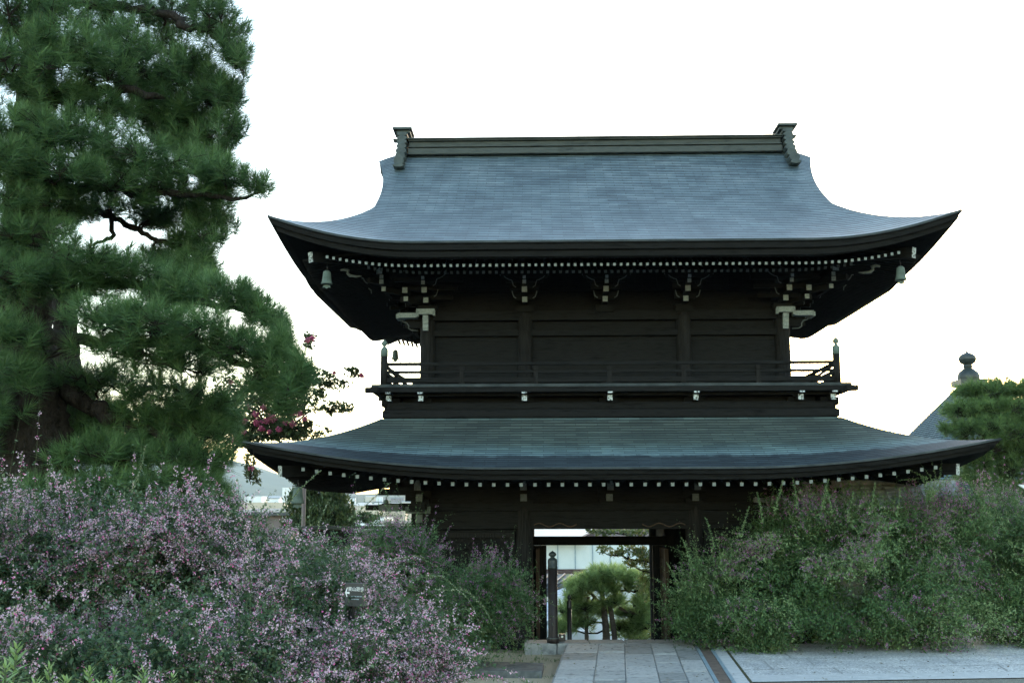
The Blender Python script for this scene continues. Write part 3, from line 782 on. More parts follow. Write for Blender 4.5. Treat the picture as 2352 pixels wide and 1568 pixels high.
bell(G(-5.50, 5.15, 7.05), 1.15, 'wind bell half hidden behind the balcony corner finial beside the pine')
bell(G(-5.80, -5.85, 2.93), 1.25, 'dark wind bell under the lower eave tip beside a grey pole')
bell(G(-5.80, 5.85, 2.80), 1.15, 'dark wind bell in front of the pale town below the lower eave')

# ---- garden walls either side of the gate
w = empty('tiled_wall', G(5.0, -3.2, -.2), GA); tag(w, 'white garden wall under a grey tiled roof, rising from the clover beside the gate', 'garden wall')
mb = MB(); mb.box((0, 0, 1.35), (4.0, .25, 2.7)); mb.build('wall', PALEW, w)
mb = MB()
for sy in (-1, 1):
    for k in range(5): mb.box((0, sy*(.58-.115*k), 2.80+.085*k), (4.2, .13, .06), Matrix.Rotation(R(28*sy*-1), 3, 'X'))
for i in range(18):
    for sy in (-1, 1): mb.tube([(-2.05+i*.24, sy*.64, 2.79), (-2.05+i*.24, sy*.05, 3.20)], .028, 6)
mb.box((0, 0, 3.22), (4.3, .18, .12)); tr = mb.build('tile_roof', GREYTILE, w)
mb = MB(); mb.add([(2.10, -.66, 2.76), (2.36, -.66, 2.76), (2.30, -.08, 3.25), (2.10, -.08, 3.25)]+[(2.10, -.60, 2.70), (2.36, -.60, 2.70), (2.30, -.02, 3.19), (2.10, -.02, 3.19)], [(0, 1, 2, 3), (7, 6, 5, 4), (0, 4, 5, 1), (1, 5, 6, 2), (2, 6, 7, 3), (3, 7, 4, 0)]); mb.build('end_tile', EDGE, tr)
a, b = P(690, 1207, 24.5), P(960, 1207, 24.5)
w = empty('board_wall', ((a.x+b.x)/2, 24.5, -.2)); tag(w, 'black board wall with a flat coping, running behind the clover to the gate', 'wall')
L = b.x-a.x; h = a.z+.2
mb = MB(); mb.box((0, 0, h/2-.04), (L, .12, h-.08)); mb.build('boarding', WOOD, w)
mb = MB(); mb.box((0, 0, h-.03), (L+.1, .30, .07)); mb.build('coping', EDGE, w, bevel=.01)

# ---- posts with onion finials by the path
def giboshi_post(name, base, h, r, label, band=True):
    e = empty(name, base); tag(e, label, 'post')
    hb = h*.80
    mb = MB(); mb.lathe([(r*1.25, 0), (r*1.25, .09), (r*1.05, .12), (r, .15), (r*.97, hb)], n=20); mb.build('shaft', POSTW if band else BLACK, e)
    f = MB(); f.lathe([(r*1.02, hb), (r*1.02, hb+h*.03), (r*.96, hb+h*.033), (r*1.0, hb+h*.09), (r*.9, hb+h*.11), (r*.45, hb+h*.125), (r*.42, hb+h*.135), (r*.78, hb+h*.15), (r*.80, hb+h*.165), (r*.6, hb+h*.182), (r*.15, hb+h*.195), (r*.02, hb+h*.203)], n=20)
    f.build('finial', VERDK if band else BLACK, e)
    if band:
        c = MB(); c.lathe([(r*1.29, .085), (r*1.29, .10)], n=20)
        for sx in (-1, 1): c.box((sx*r*1.28, 0, .092), (.02, .03, .025))
        c.build('foot_band', GREYP, e)
VERDK = mottled('dark_bronze', (.010, .018, .019), (.026, .038, .038), 6, .45, .5, .1, .005)
p = P(1269, 1468, 21.45)
giboshi_post('finial_post', (p.x, 21.45, 0), 1.72, .092, 'tall dark post with an onion finial at the edge of the platform')
p = P(1306, 1367, 23.2)
giboshi_post('handrail_post', (p.x, 23.2, -.7), p.z+.72, .048, 'short thin black post with a finial beside the tall one', False)
p = P(1289, 1456, 21.75)
e = empty('ground_lamp', (p.x, 21.7, .005)); tag(e, 'small black lamp box on the stone beside the tall post', 'lamp')
mb = MB(); mb.box((0, 0, .07), (.13, .12, .13)); mb.build('housing', BLACK, e, bevel=.01)
mb = MB(); mb.lathe([(.022, -.0), (.022, .012)], n=12); mb.v = [(x, -.062-z, y+.09) for x, y, z in mb.v]; mb.build('lens', LETTER, e)

# ================================================================== plants
UPV = np.array([0, 0, 1.0])
def lump(x, y, Y, rx, ry, rd, down=None):
    """an ellipsoid lump of foliage: centre at pixel (x, y), depth Y, radii in pixels (rx, ry) and metres (rd)"""
    c = P(x, y, Y); return (np.array(c), np.array([PX(rx, Y), rd, PX(ry, Y)]), down)
def sample_lumps(rng, lumps, n, lo=.8, hi=1.02, zmin=-.5, front=True):
    """points and outward normals near the surface of the union of lumps"""
    ar = np.array([(r[0]*r[1]+r[0]*r[2]+r[1]*r[2]) for _, r, _ in lumps]); Pt, Nm = [], []
    for (c, r, down), k in zip(lumps, rng.multinomial(n, ar/ar.sum())):
        d = rvec(rng, k*2); d = d[d[:, 2] > zmin][:k]
        if down:                                       # skirt reaching to the ground
            rr = np.where(d[:, 2:3] < 0, np.array([r[0], r[1], down]), r)
        else: rr = np.broadcast_to(r, d.shape)
        s = rng.uniform(lo, hi, (len(d), 1)); Pt.append(c+d*rr*s); Nm.append(nrm(d/rr))
    Pt, Nm = np.concatenate(Pt), np.concatenate(Nm)
    keep = np.ones(len(Pt), bool)
    for c, r, down in lumps:
        q = Pt-c; rr = np.where(q[:, 2:3] < 0, np.array([r[0], r[1], down or r[2]]), r)
        keep &= (np.sum((q/rr)**2, 1) > .55)
    return Pt[keep], Nm[keep]

def bush(name, label, lumps, n, seed, leafm, flowm, L=(.25, .55), leaf=(.030, .018), K=12, per=2, droop=.35, flower=(.011, .35), fill=.5, upb=.45, group=None, flower_bias=None, tips=0, zmin=-.5, spread=.55, cat='flowering shrub', clump=34, pocket=5.0, shrink=.55, tone=0.0):
    rng = np.random.default_rng(seed)
    cp, cn = sample_lumps(rng, lumps, max(12, n//clump), .88, 1.10, zmin); k = len(cp)
    ph = rng.uniform(0, 6.28, 6); fq = pocket
    ns = np.sin(cp[:, 0]*fq+ph[0]+1.3*np.sin(cp[:, 2]*fq*.8+ph[1]))*np.sin(cp[:, 2]*fq*1.2+ph[2]+1.1*np.sin(cp[:, 0]*fq*.6+ph[3]))+.35*rng.normal(size=k)
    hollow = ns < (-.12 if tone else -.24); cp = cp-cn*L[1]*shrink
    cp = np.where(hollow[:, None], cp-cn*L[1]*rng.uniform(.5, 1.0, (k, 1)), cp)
    cdir = nrm(cn*.75+UPV*upb+rng.normal(size=(k, 3))*spread); ctone = rng.uniform(0, 1, k); cfl = np.where(hollow, .10, np.clip(.25+ns*2.4, .08, 2.6)*rng.uniform(.3, 1.5, k)); ctone = np.where(hollow, ctone*.4, ctone)  # sprays in hollows get a darker tint, painting in the shade of the gaps
    ci = rng.integers(0, k, n); Nm = cn[ci]
    Pt = cp[ci]+rng.normal(size=(n, 3))*L[1]*np.array([.30, .30, .20])
    g = nrm(cdir[ci]+rng.normal(size=(n, 3))*spread*.6)
    Ls = rng.uniform(*L, n)*rng.choice([1, 1, 1, 1.5], n)
    if tips:
        k = int(n*tips); top = np.argsort(-(Nm[:, 2]+rng.uniform(0, .6, n)))[:max(k*3, 1)]; pick = rng.choice(top, k, replace=False)
        Ls[pick] *= 1.5; g[pick] = nrm(g[pick]*.45+UPV*1.0)
    t = np.linspace(0, 1, K)
    dr = droop*rng.uniform(.3, 1.4, n)
    if tips: dr[pick] *= .25
    pos = Pt[:, None]+g[:, None]*(Ls[:, None]*(t-.35))[..., None]
    pos[..., 2] -= (dr*Ls)[:, None]*t**2
    tang = nrm(np.gradient(pos, axis=1))
    # leaves
    C = np.repeat(pos, per, axis=1).reshape(-1, 3); T = np.repeat(tang, per, axis=1).reshape(-1, 3)
    tt = np.repeat(np.tile(t, (n, 1)), per, axis=1).ravel()
    D = nrm(T*.5+rvec(rng, len(C))*.95+UPV*.1); Nn = nrm(rvec(rng, len(C))*.6+UPV*.8+np.repeat(Nm, K*per, axis=0)*.35)
    sz = (1-.55*tt**2)*rng.uniform(.65, 1.3, len(C))
    V = leaf_quads(C+rvec(rng, len(C))*leaf[0]*.4, D, Nn, leaf[0]*sz, leaf[1]*sz)
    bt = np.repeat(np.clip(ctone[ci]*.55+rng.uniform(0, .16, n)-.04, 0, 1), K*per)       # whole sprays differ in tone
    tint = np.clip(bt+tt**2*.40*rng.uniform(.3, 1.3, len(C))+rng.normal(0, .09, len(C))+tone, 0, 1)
    # inner leaves, tinted darker to put the interior shade into their colour
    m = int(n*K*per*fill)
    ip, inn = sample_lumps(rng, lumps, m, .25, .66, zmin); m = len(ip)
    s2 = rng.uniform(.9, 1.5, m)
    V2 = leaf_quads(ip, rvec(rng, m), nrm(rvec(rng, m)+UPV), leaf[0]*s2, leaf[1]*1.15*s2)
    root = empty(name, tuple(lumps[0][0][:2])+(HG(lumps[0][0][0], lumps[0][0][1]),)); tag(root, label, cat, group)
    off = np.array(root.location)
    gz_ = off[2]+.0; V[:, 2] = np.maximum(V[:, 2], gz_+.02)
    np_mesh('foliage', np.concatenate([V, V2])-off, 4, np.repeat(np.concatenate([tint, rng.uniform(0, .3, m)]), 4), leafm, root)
    # stems
    w = .0022*rng.uniform(.7, 1.5, (n, 1, 1))*min(1.0, leaf[0]/.03)
    sd_ = nrm(np.cross(tang, rvec(rng, n)[:, None]))*w*(1-.7*t)[None, :, None]
    a, b = pos-sd_, pos+sd_
    Q = np.stack([a[:, :-1], b[:, :-1], b[:, 1:], a[:, 1:]], 2).reshape(-1, 3)
    np_mesh('stem', Q-off, 4, np.zeros(len(Q)), STEM, root)
    # flowers
    if flowm is not None:
        fs, prob = flower
        pr = np.clip((t-.22)*2.2, 0, 1)*(t < .97)
        pb = cfl[ci]*rng.uniform(.5, 1.4, n)
        if flower_bias is not None: pb *= flower_bias(Pt)
        fl_ = rng.random(n) < np.clip(pb*prob, 0, .92)
        sel = (rng.random((n, K)) < np.clip(pr*2.2, 0, .95)[None]) & fl_[:, None]
        fp = pos[sel]; ft = tang[sel]; k = len(fp)
        if k:
            base = rng.uniform(0, 1, n)[np.nonzero(sel)[0]]*.55
            VV, tn = [], []
            for _ in range(6):
                D = nrm(rvec(rng, k)+ft*.3+UPV*-.15); c = fp+rvec(rng, k)*fs*rng.uniform(.3, 1.6, (k, 1))
                s3 = rng.uniform(.7, 1.35, k)
                VV.append(leaf_quads(c, D, rvec(rng, k), fs*s3, fs*.62*s3)); ti = base+rng.uniform(-.12, .25, k); ti[rng.random(k) < .13] = 1
                tn.append(np.repeat(np.clip(ti, 0, 1), 4))
            np_mesh('blossom', np.concatenate(VV)-off, 4, np.concatenate(tn), flowm, root)
    return root

# ---- big clover mass on the left, nearest the camera
LB = 'bush clover in flower round the gate'
def bands(scale, seed):
    r = np.random.default_rng(seed); ph = r.uniform(0, 6.28, 6)
    return lambda p: np.clip(.75+.8*np.sin(p[:, 0]*scale+ph[0]+np.sin(p[:, 2]*scale*1.3+ph[1]))*np.sin(p[:, 1]*scale*.8+p[:, 2]*scale*.9+ph[2]), .12, 1.6)
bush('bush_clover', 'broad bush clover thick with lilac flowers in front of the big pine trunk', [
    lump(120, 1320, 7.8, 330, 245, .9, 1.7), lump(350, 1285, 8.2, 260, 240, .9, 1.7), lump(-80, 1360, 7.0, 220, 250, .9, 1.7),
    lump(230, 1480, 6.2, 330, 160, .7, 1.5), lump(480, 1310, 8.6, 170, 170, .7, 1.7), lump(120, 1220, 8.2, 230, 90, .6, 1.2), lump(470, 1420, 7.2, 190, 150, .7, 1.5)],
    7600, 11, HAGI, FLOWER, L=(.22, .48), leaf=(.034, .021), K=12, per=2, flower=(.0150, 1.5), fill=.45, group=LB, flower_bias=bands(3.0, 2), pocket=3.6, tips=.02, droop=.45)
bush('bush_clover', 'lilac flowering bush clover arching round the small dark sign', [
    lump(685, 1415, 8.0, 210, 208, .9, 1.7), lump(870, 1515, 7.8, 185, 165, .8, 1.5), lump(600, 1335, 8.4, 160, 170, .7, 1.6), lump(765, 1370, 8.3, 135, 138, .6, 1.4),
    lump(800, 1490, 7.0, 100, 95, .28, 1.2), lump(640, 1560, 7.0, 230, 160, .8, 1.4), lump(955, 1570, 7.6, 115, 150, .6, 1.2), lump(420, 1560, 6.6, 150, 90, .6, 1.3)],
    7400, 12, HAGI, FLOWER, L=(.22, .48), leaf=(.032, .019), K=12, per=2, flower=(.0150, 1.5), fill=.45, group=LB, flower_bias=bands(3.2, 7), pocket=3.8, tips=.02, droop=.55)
# long arching shoots
def shoots(name_root, specs, seed, leafm, leaf, flowm=None):
    rng = np.random.default_rng(seed); Vs, Ts, mb = [], [], MB()
    for pts, Y in specs:
        q = np.array([P(x, y, Y) for x, y in pts]); k = 40; tt = np.linspace(0, len(q)-1, k)
        c = np.stack([np.interp(tt, range(len(q)), q[:, i]) for i in range(3)], 1)
        for _ in range(3): c[1:-1] = (c[:-2]+c[1:-1]*2+c[2:])/4
        mb.tube([tuple(p) for p in c[::2]], list(np.linspace(.0035, .0012, len(c[::2]))), 4)
        for _ in range(3):
            D = nrm(rvec(rng, k)+UPV*.5); s = rng.uniform(.4, 1.1, k)*np.linspace(1.1, .5, k)
            Vs.append(leaf_quads(c, D, rvec(rng, k), leaf[0]*s, leaf[1]*s)); Ts.append(np.repeat(rng.uniform(.5, 1, k), 4))
    return np.concatenate(Vs), np.concatenate(Ts), mb
SH = [([(800, 1195), (850, 1150), (895, 1108)], 7.6), ([(640, 1180), (690, 1120), (735, 1080)], 7.6), ([(300, 1130), (322, 1075), (335, 1020)], 7.6), ([(1000, 1355), (1070, 1355), (1110, 1395), (1140, 1450)], 8.0),
      ([(930, 1330), (1010, 1320), (1075, 1375), (1105, 1440)], 8.0), ([(1000, 1420), (1060, 1440), (1115, 1452)], 8.0), ([(230, 1260), (262, 1200), (270, 1130)], 7.4), ([(110, 1120), (105, 1090), (122, 1075)], 7.6), ([(20, 1120), (-10, 1095), (40, 1100), (60, 1118)], 7.4),
      ([(710, 1290), (735, 1190), (760, 1140)], 7.9), ([(580, 1240), (600, 1170), (620, 1130)], 7.9), ([(960, 1420), (1020, 1440), (1040, 1500)], 7.8), ([(880, 1290), (960, 1275), (1030, 1320)], 8.2), ([(160, 1270), (200, 1190), (205, 1125)], 7.4)]
par = [o for o in bpy.data.objects if o.name.startswith('bush_clover')][1]
V, Tn, mb = shoots(None, SH, 3, HAGI, (.024, .012)); off = np.array(par.location)
np_mesh('arching_leaves', V-off, 4, Tn, HAGI, par)
mb.v = [tuple(np.array(v)-off) for v in mb.v]; mb.build('arching_vines', STEM, par)
# middle shrubs before the gate
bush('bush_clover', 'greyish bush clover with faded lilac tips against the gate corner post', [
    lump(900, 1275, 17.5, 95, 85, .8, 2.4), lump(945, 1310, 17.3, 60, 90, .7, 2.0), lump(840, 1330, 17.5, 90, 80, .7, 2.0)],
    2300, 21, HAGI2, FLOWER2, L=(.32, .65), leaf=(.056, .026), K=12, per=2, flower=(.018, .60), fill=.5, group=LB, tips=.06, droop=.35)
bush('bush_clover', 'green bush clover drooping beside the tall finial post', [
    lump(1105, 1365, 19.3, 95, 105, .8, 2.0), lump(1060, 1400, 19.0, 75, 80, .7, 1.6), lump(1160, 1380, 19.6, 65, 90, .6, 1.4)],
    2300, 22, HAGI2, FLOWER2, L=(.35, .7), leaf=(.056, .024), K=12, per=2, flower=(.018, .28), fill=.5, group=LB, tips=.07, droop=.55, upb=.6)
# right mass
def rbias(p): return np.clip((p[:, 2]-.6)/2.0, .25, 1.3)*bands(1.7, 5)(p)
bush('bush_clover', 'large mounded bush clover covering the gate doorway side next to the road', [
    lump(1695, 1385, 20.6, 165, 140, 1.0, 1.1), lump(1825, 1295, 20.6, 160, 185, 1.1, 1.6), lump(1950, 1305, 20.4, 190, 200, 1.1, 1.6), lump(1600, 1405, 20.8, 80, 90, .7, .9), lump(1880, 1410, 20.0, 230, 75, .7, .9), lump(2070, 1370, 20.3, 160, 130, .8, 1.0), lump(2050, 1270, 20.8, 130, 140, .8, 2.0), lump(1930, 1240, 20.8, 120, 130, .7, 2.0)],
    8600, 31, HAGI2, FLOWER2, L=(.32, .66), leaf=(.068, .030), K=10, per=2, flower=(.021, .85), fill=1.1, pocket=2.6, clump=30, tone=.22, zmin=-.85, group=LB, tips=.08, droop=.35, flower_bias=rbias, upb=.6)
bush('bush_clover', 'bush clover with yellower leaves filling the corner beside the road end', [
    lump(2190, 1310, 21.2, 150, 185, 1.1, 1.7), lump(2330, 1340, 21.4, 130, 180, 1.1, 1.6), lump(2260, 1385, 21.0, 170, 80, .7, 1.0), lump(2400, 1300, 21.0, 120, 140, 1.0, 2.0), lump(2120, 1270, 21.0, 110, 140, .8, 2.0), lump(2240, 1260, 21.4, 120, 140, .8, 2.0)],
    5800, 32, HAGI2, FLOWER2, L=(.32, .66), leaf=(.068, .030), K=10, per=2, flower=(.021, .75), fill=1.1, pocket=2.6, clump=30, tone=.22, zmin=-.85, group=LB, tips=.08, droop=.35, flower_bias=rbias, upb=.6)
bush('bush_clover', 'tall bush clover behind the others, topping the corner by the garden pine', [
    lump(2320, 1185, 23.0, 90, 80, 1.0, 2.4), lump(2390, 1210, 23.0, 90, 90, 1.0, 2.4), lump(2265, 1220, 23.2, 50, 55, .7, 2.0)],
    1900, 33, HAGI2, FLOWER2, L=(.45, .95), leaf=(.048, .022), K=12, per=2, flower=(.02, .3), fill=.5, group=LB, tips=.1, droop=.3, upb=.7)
SH2 = [([(2130, 1150), (2150+dx*.4, 1100), (2140+dx, 1065-abs(dx)*.0+dy)], 19.8) for dx, dy in ((-55, 15), (-28, 0), (-2, -12), (22, -4), (50, 12), (78, 26), (-75, 40), (95, 45))]
SH2 += [([(x, y+70), (x+dx*.5, y+30), (x+dx, y)], 19.4) for x, y, dx in ((1700, 1165, 20), (1780, 1105, 18), (1830, 1095, -10), (1890, 1100, 12), (2000, 1110, 10), (1590, 1235, -25), (1640, 1190, -20), (1560, 1290, -30), (1945, 1130, 15), (2060, 1120, 8), (1750, 1130, -12), (1910, 1115, -14))]
par = [o for o in bpy.data.objects if o.get('label', '').startswith('large mounded')][0]
V, Tn, mb = shoots(None, SH2, 4, HAGI2, (.06, .022)); off = np.array(par.location)
np_mesh('upright_leaves', V-off, 4, Tn, HAGI2, par)
mb.v = [tuple(np.array(v)-off) for v in mb.v]; mb.build('upright_vines', STEM, par)

# ---- pale green plants in the near left corner
def whorl_plant(name, label, stems, seed):
    rng = np.random.default_rng(seed); root = empty(name, (-1.9, 4.0, HG(-1.9, 4.0))); tag(root, label, 'shrub'); off = np.array(root.location)
    VV, TT, mb = [], [], MB()
    for x, y, Y, s in stems:
        tip = np.array(P(x, y, Y)); b = tip+np.array([rng.normal(0, .05), rng.normal(0, .05), -.75])
        mb.tube([tuple(b-off), tuple((b+tip)/2+rng.normal(0, .012, 3)-off), tuple(tip-off)], [.007, .006, .004], 5)
        for k in range(58):
            h = k/57; c = tip+(b-tip)*(h**1.3)*.55; a = k*2.4+rng.uniform(-.3, .3); el = (1.15-1.25*h**.6)+rng.normal(0, .15)
            D = np.array([math.cos(a)*math.cos(el), math.sin(a)*math.cos(el), math.sin(el)]); Nn = np.array([-math.cos(a)*math.sin(el), -math.sin(a)*math.sin(el), math.cos(el)])
            l = s*rng.uniform(.75, 1.15)*(.55+.45*min(1, h*5))
            VV.append(hexleaf(c[None], D[None], Nn[None], np.array([l]), np.array([l*.27]))); TT.append(np.full(6, np.clip(.9-h*.8+rng.normal(0, .12), 0, 1)))
    np_mesh('leaves', np.concatenate(VV)-off, 6, np.concatenate(TT), AZAL, root); mb.build('stem', STEM, root)
whorl_plant('leafy_shrub', 'pale green whorled leafy shrub in the near corner under the clover', [
    (38, 1486, 4.0, .062), (12, 1530, 3.7, .060), (112, 1532, 4.1, .058), (150, 1560, 3.9, .06), (205, 1538, 4.1, .058), (262, 1545, 4.2, .052), (328, 1540, 4.2, .055), (395, 1552, 4.3, .048), (80, 1570, 3.7, .06),
    (230, 1572, 3.9, .058), (300, 1580, 3.9, .058), (450, 1572, 4.3, .045), (180, 1590, 3.7, .06), (-20, 1500, 3.9, .06), (360, 1585, 4.0, .055), (30, 1580, 3.5, .06)], 41)

# ---- pines
def pine(name, label, trunk, branches, pads, n_per, seed, needle, mat_n, cat='pine tree', rad_scale=1.0, up=.9, nn=70, wid=.0042, side=.5, twig=.007, extra_trunk=(), bark=None):
    bark = bark or BARK
    """trunk/branches: (points [(px,py,Y)], radii); pads: (px,py,rx,ry,Y,depth radius)"""
    rng = np.random.default_rng(seed)
    tp = [P(*q) for q in trunk[0]]; base = tp[0]
    root = empty(name, tuple(base)); tag(root, label, cat); off = np.array(base)
    def smooth(pts, rad, k=6):
        q = np.array([tuple(p) for p in pts]); n = len(q); tt = np.linspace(0, n-1, (n-1)*k+1)
        c = np.stack([np.interp(tt, range(n), q[:, i]) for i in range(3)], 1); r = np.interp(tt, range(n), rad)
        for _ in range(4): c[1:-1] = (c[:-2]+2*c[1:-1]+c[2:])/4
        return c, r
    def limb(c, r, nm, nseg, rough=.08):
        mb = MB(); mb.tube([tuple(p) for p in c-off], list(r), nseg, True)
        v = np.array(mb.v); j = rng.normal(0, 1, len(v))[:, None]*np.repeat(r, nseg)[:, None]*rough
        ctr = np.repeat(c-off, nseg, axis=0); v = v+nrm(v-ctr)*j; mb.v = [tuple(p) for p in v]; return mb.build(nm, bark, root)
    c, r = smooth(tp, trunk[1], 10); limb(c, r, 'trunk', 18, .07)
    for et in extra_trunk:
        c2, r2 = smooth([P(*q) for q in et[0]], et[1], 10); limb(c2, r2, 'trunk', 14, .07)
    nodes = [c[::3]]
    for pts, rad in branches:
        b, rb = smooth([P(*q) for q in pts], rad, 5); b[1:-1] += rng.normal(0, 1, (len(b)-2, 3))*rb[1:-1, None]*.5
        limb(b, rb, 'branch', 7, .1); nodes.append(b)
    nodes = np.concatenate(nodes)
    tw = MB(); V, T = [], []
    for (x, y, rx, ry, Y, rd) in pads:
        pc = np.array(P(x, y, Y)); rr = np.array([PX(rx, Y), rd, PX(ry, Y)])
        n = max(6, int(n_per*(rx*ry)**.5*(PX(1, Y)/.0044)*math.sqrt(rd/.6)/60*.9))
        d = rvec(rng, n); d[:, 2] = np.where(d[:, 2] < 0, d[:, 2]*rng.choice([1, -1], n, p=[.45, .55]), d[:, 2])
        s = rng.uniform(.3, 1.18, (n, 1))**.8
        tips = pc+d*rr*s
        k = int(np.argmin(np.linalg.norm(nodes-(pc-np.array([0, 0, rr[2]*.4])), axis=1)))
        n0 = nodes[k]; hub = pc-np.array([0, 0, rr[2]*.45])
        # crooked limb to the pad, then sub-limbs, then twigs
        def crook(a, b, ra, rb, m=5, amp=.09):
            L = np.linalg.norm(b-a); q = a+(b-a)*np.linspace(0, 1, m)[:, None]; q[1:-1] += rng.normal(0, amp*L, (m-2, 3)); tw.tube([tuple(p-off) for p in q], list(np.linspace(ra, rb, m)), 5, False); return q
        q = crook(n0, hub, twig*2.6, twig*1.9)
        subs = [hub]+[pc+v*rr*np.array([.62, .62, .25])-np.array([0, 0, rr[2]*.3]) for v in rvec(rng, 7)]
        for sb in subs[1:]: crook(hub, sb, twig*1.7, twig*1.0)
        subs = np.array(subs)
        for tp_ in tips:
            sb = subs[np.argmin(np.linalg.norm(subs-tp_, axis=1))]; crook(sb, tp_, twig*.8, twig*.35, 4, .10)
        ax = nrm(d*np.array([1, 1, .6])*side+UPV*up+rng.normal(size=(n, 3))*.22)
        # needles
        m = nn; A = np.repeat(ax, m, axis=0); tipr = np.repeat(tips, m, axis=0)
        u = rng.uniform(0, 1, n*m); ang = R(12)+R(72)*u**.8+rng.normal(0, .12, n*m)
        perp = nrm(np.cross(A, rvec(rng, n*m))); D = A*np.cos(ang)[:, None]+perp*np.sin(ang)[:, None]
        ln = needle*rng.uniform(.75, 1.15, n*m)*np.repeat(rng.uniform(.8, 1.15, n), m)
        bs = tipr-A*(u*needle*.75)[:, None]; tp2 = bs+D*ln[:, None]; tp2[:, 2] -= ln*.10*np.sin(ang)
        w = nrm(np.cross(D, rvec(rng, n*m)))*wid*.5
        V.append(np.stack([bs-w, bs+w, tp2], 1).reshape(-1, 3)-off)
        T.append(np.repeat(np.clip(np.repeat(rng.uniform(0, .55, n)+rng.uniform(-.12, .2), m)+.3*(1-u)+rng.normal(0, .12, n*m), 0, 1), 3))
    tw.build('twig', TWIG, root)
    np_mesh('needles', np.concatenate(V), 3, np.concatenate(T), mat_n, root)
    return root
Yt = 11.0
PADS = [  # x, y, rx, ry, depth, depth radius
 (60, 50, 150, 80, 10.3, .6), (40, 150, 130, 60, 9.9, .5), (250, 40, 120, 55, 11.5, .6), (150, 110, 110, 45, 10.2, .5), (400, 30, 110, 55, 11.6, .6), (500, 50, 68, 70, 11, .5), (540, 110, 34, 50, 11, .4), (548, 140, 28, 30, 10.9, .3),
 (200, 160, 120, 50, 10.5, .6), (320, 150, 110, 50, 11, .6), (120, 215, 90, 40, 10.4, .5), (430, 205, 95, 65, 11.3, .6), (350, 215, 90, 50, 11.6, .6), (500, 225, 60, 60, 11.2, .5), (530, 290, 36, 48, 11.2, .4), (490, 325, 46, 34, 11.3, .5), (445, 275, 60, 45, 11.5, .5), (535, 215, 24, 36, 11.1, .3),
 (50, 290, 110, 45, 10, .6), (190, 300, 110, 40, 10.3, .5), (180, 345, 130, 45, 10.3, .6), (310, 365, 120, 40, 10.4, .6), (430, 385, 100, 34, 10.6, .5), (520, 405, 66, 28, 10.7, .4), (600, 424, 44, 22, 10.8, .3), (120, 400, 130, 45, 10.1, .6), (270, 420, 110, 34, 10.4, .6), (400, 430, 90, 28, 10.7, .5), (500, 440, 50, 20, 10.9, .4), (20, 370, 80, 50, 9.9, .6),
 (490, 490, 52, 44, 11.2, .5), (470, 545, 56, 44, 11.2, .5), (450, 600, 54, 38, 11.2, .5), (420, 560, 50, 36, 11.5, .4), (400, 620, 60, 30, 11.3, .5), (470, 640, 50, 30, 11.2, .4), (360, 585, 50, 24, 11.6, .4), (230, 470, 90, 24, 11.5, .5), (350, 480, 70, 22, 11.4, .5), (60, 470, 100, 40, 10.2, .6),
 (80, 550, 120, 50, 10.2, .6), (200, 590, 120, 40, 10, .6), (300, 620, 90, 36, 10.2, .5), (60, 640, 110, 50, 10.0, .6), (180, 650, 90, 40, 10.3, .6),
 (450, 665, 80, 42, 10.5, .5), (540, 680, 70, 38, 10.2, .5), (600, 715, 54, 42, 10.2, .4), (640, 745, 24, 36, 10.4, .3), (390, 690, 80, 36, 10.4, .5),
 (250, 730, 120, 45, 10, .6), (350, 745, 120, 45, 9.8, .6), (460, 760, 110, 48, 9.9, .6), (560, 800, 90, 42, 10, .5), (620, 830, 60, 40, 10, .4), (680, 840, 30, 42, 9.9, .3), (670, 890, 36, 30, 10, .4), (690, 860, 26, 36, 9.9, .3), (655, 790, 34, 36, 10.1, .4), (660, 925, 30, 20, 10.1, .3), (610, 870, 60, 30, 10.2, .5), (300, 800, 120, 40, 10.4, .6), (420, 830, 110, 40, 10.4, .6),
 (230, 870, 110, 38, 11.2, .6), (380, 900, 130, 40, 11.2, .6), (300, 950, 120, 40, 11.4, .6), (480, 930, 80, 36, 11.4, .5), (440, 990, 110, 40, 11.5, .6), (505, 965, 46, 40, 11.6, .4), (420, 960, 80, 40, 11.7, .5), (330, 1000, 90, 34, 11.6, .5), (220, 960, 70, 40, 11.5, .5), (200, 1000, 60, 34, 11.6, .5), (380, 1030, 90, 30, 11.7, .5), (180, 900, 60, 40, 11.6, .5), (240, 1040, 110, 45, 10.7, .6), (360, 1040, 120, 40, 11, .6), (465, 1050, 70, 40, 11.4, .5), (470, 1100, 56, 40, 11.5, .5), (400, 1105, 120, 40, 11.0, .6), (250, 1110, 110, 40, 10.6, .6),
 (320, 250, 80, 40, 11.2, .5), (400, 275, 70, 36, 11.4, .5), (300, 100, 80, 40, 11, .5), (400, 110, 60, 30, 11.7, .5), (455, 150, 50, 30, 11.3, .5), (380, 310, 60, 30, 11.6, .5), (240, 250, 80, 36, 10.8, .5), (440, 340, 60, 30, 11.3, .4), (350, 500, 60, 20, 11.6, .4), (440, 480, 50, 30, 11.4, .4), (130, 480, 80, 36, 10.6, .5), (500, 380, 50, 24, 11.1, .4),
 (180, 1150, 130, 36, 10.9, .6), (320, 1160, 130, 36, 11.2, .6), (460, 1150, 90, 32, 11.5, .5), (90, 1130, 90, 36, 10.4, .5), (500, 1140, 40, 30, 11.6, .4),
 (20, 760, 80, 46, 10.0, .5), (40, 850, 70, 40, 10.1, .5), (-80, 100, 130, 120, 10.5, .8), (-90, 350, 130, 120, 10.5, .8), (-90, 600, 130, 110, 10.6, .8), (-60, 950, 100, 80, 10.2, .6)]
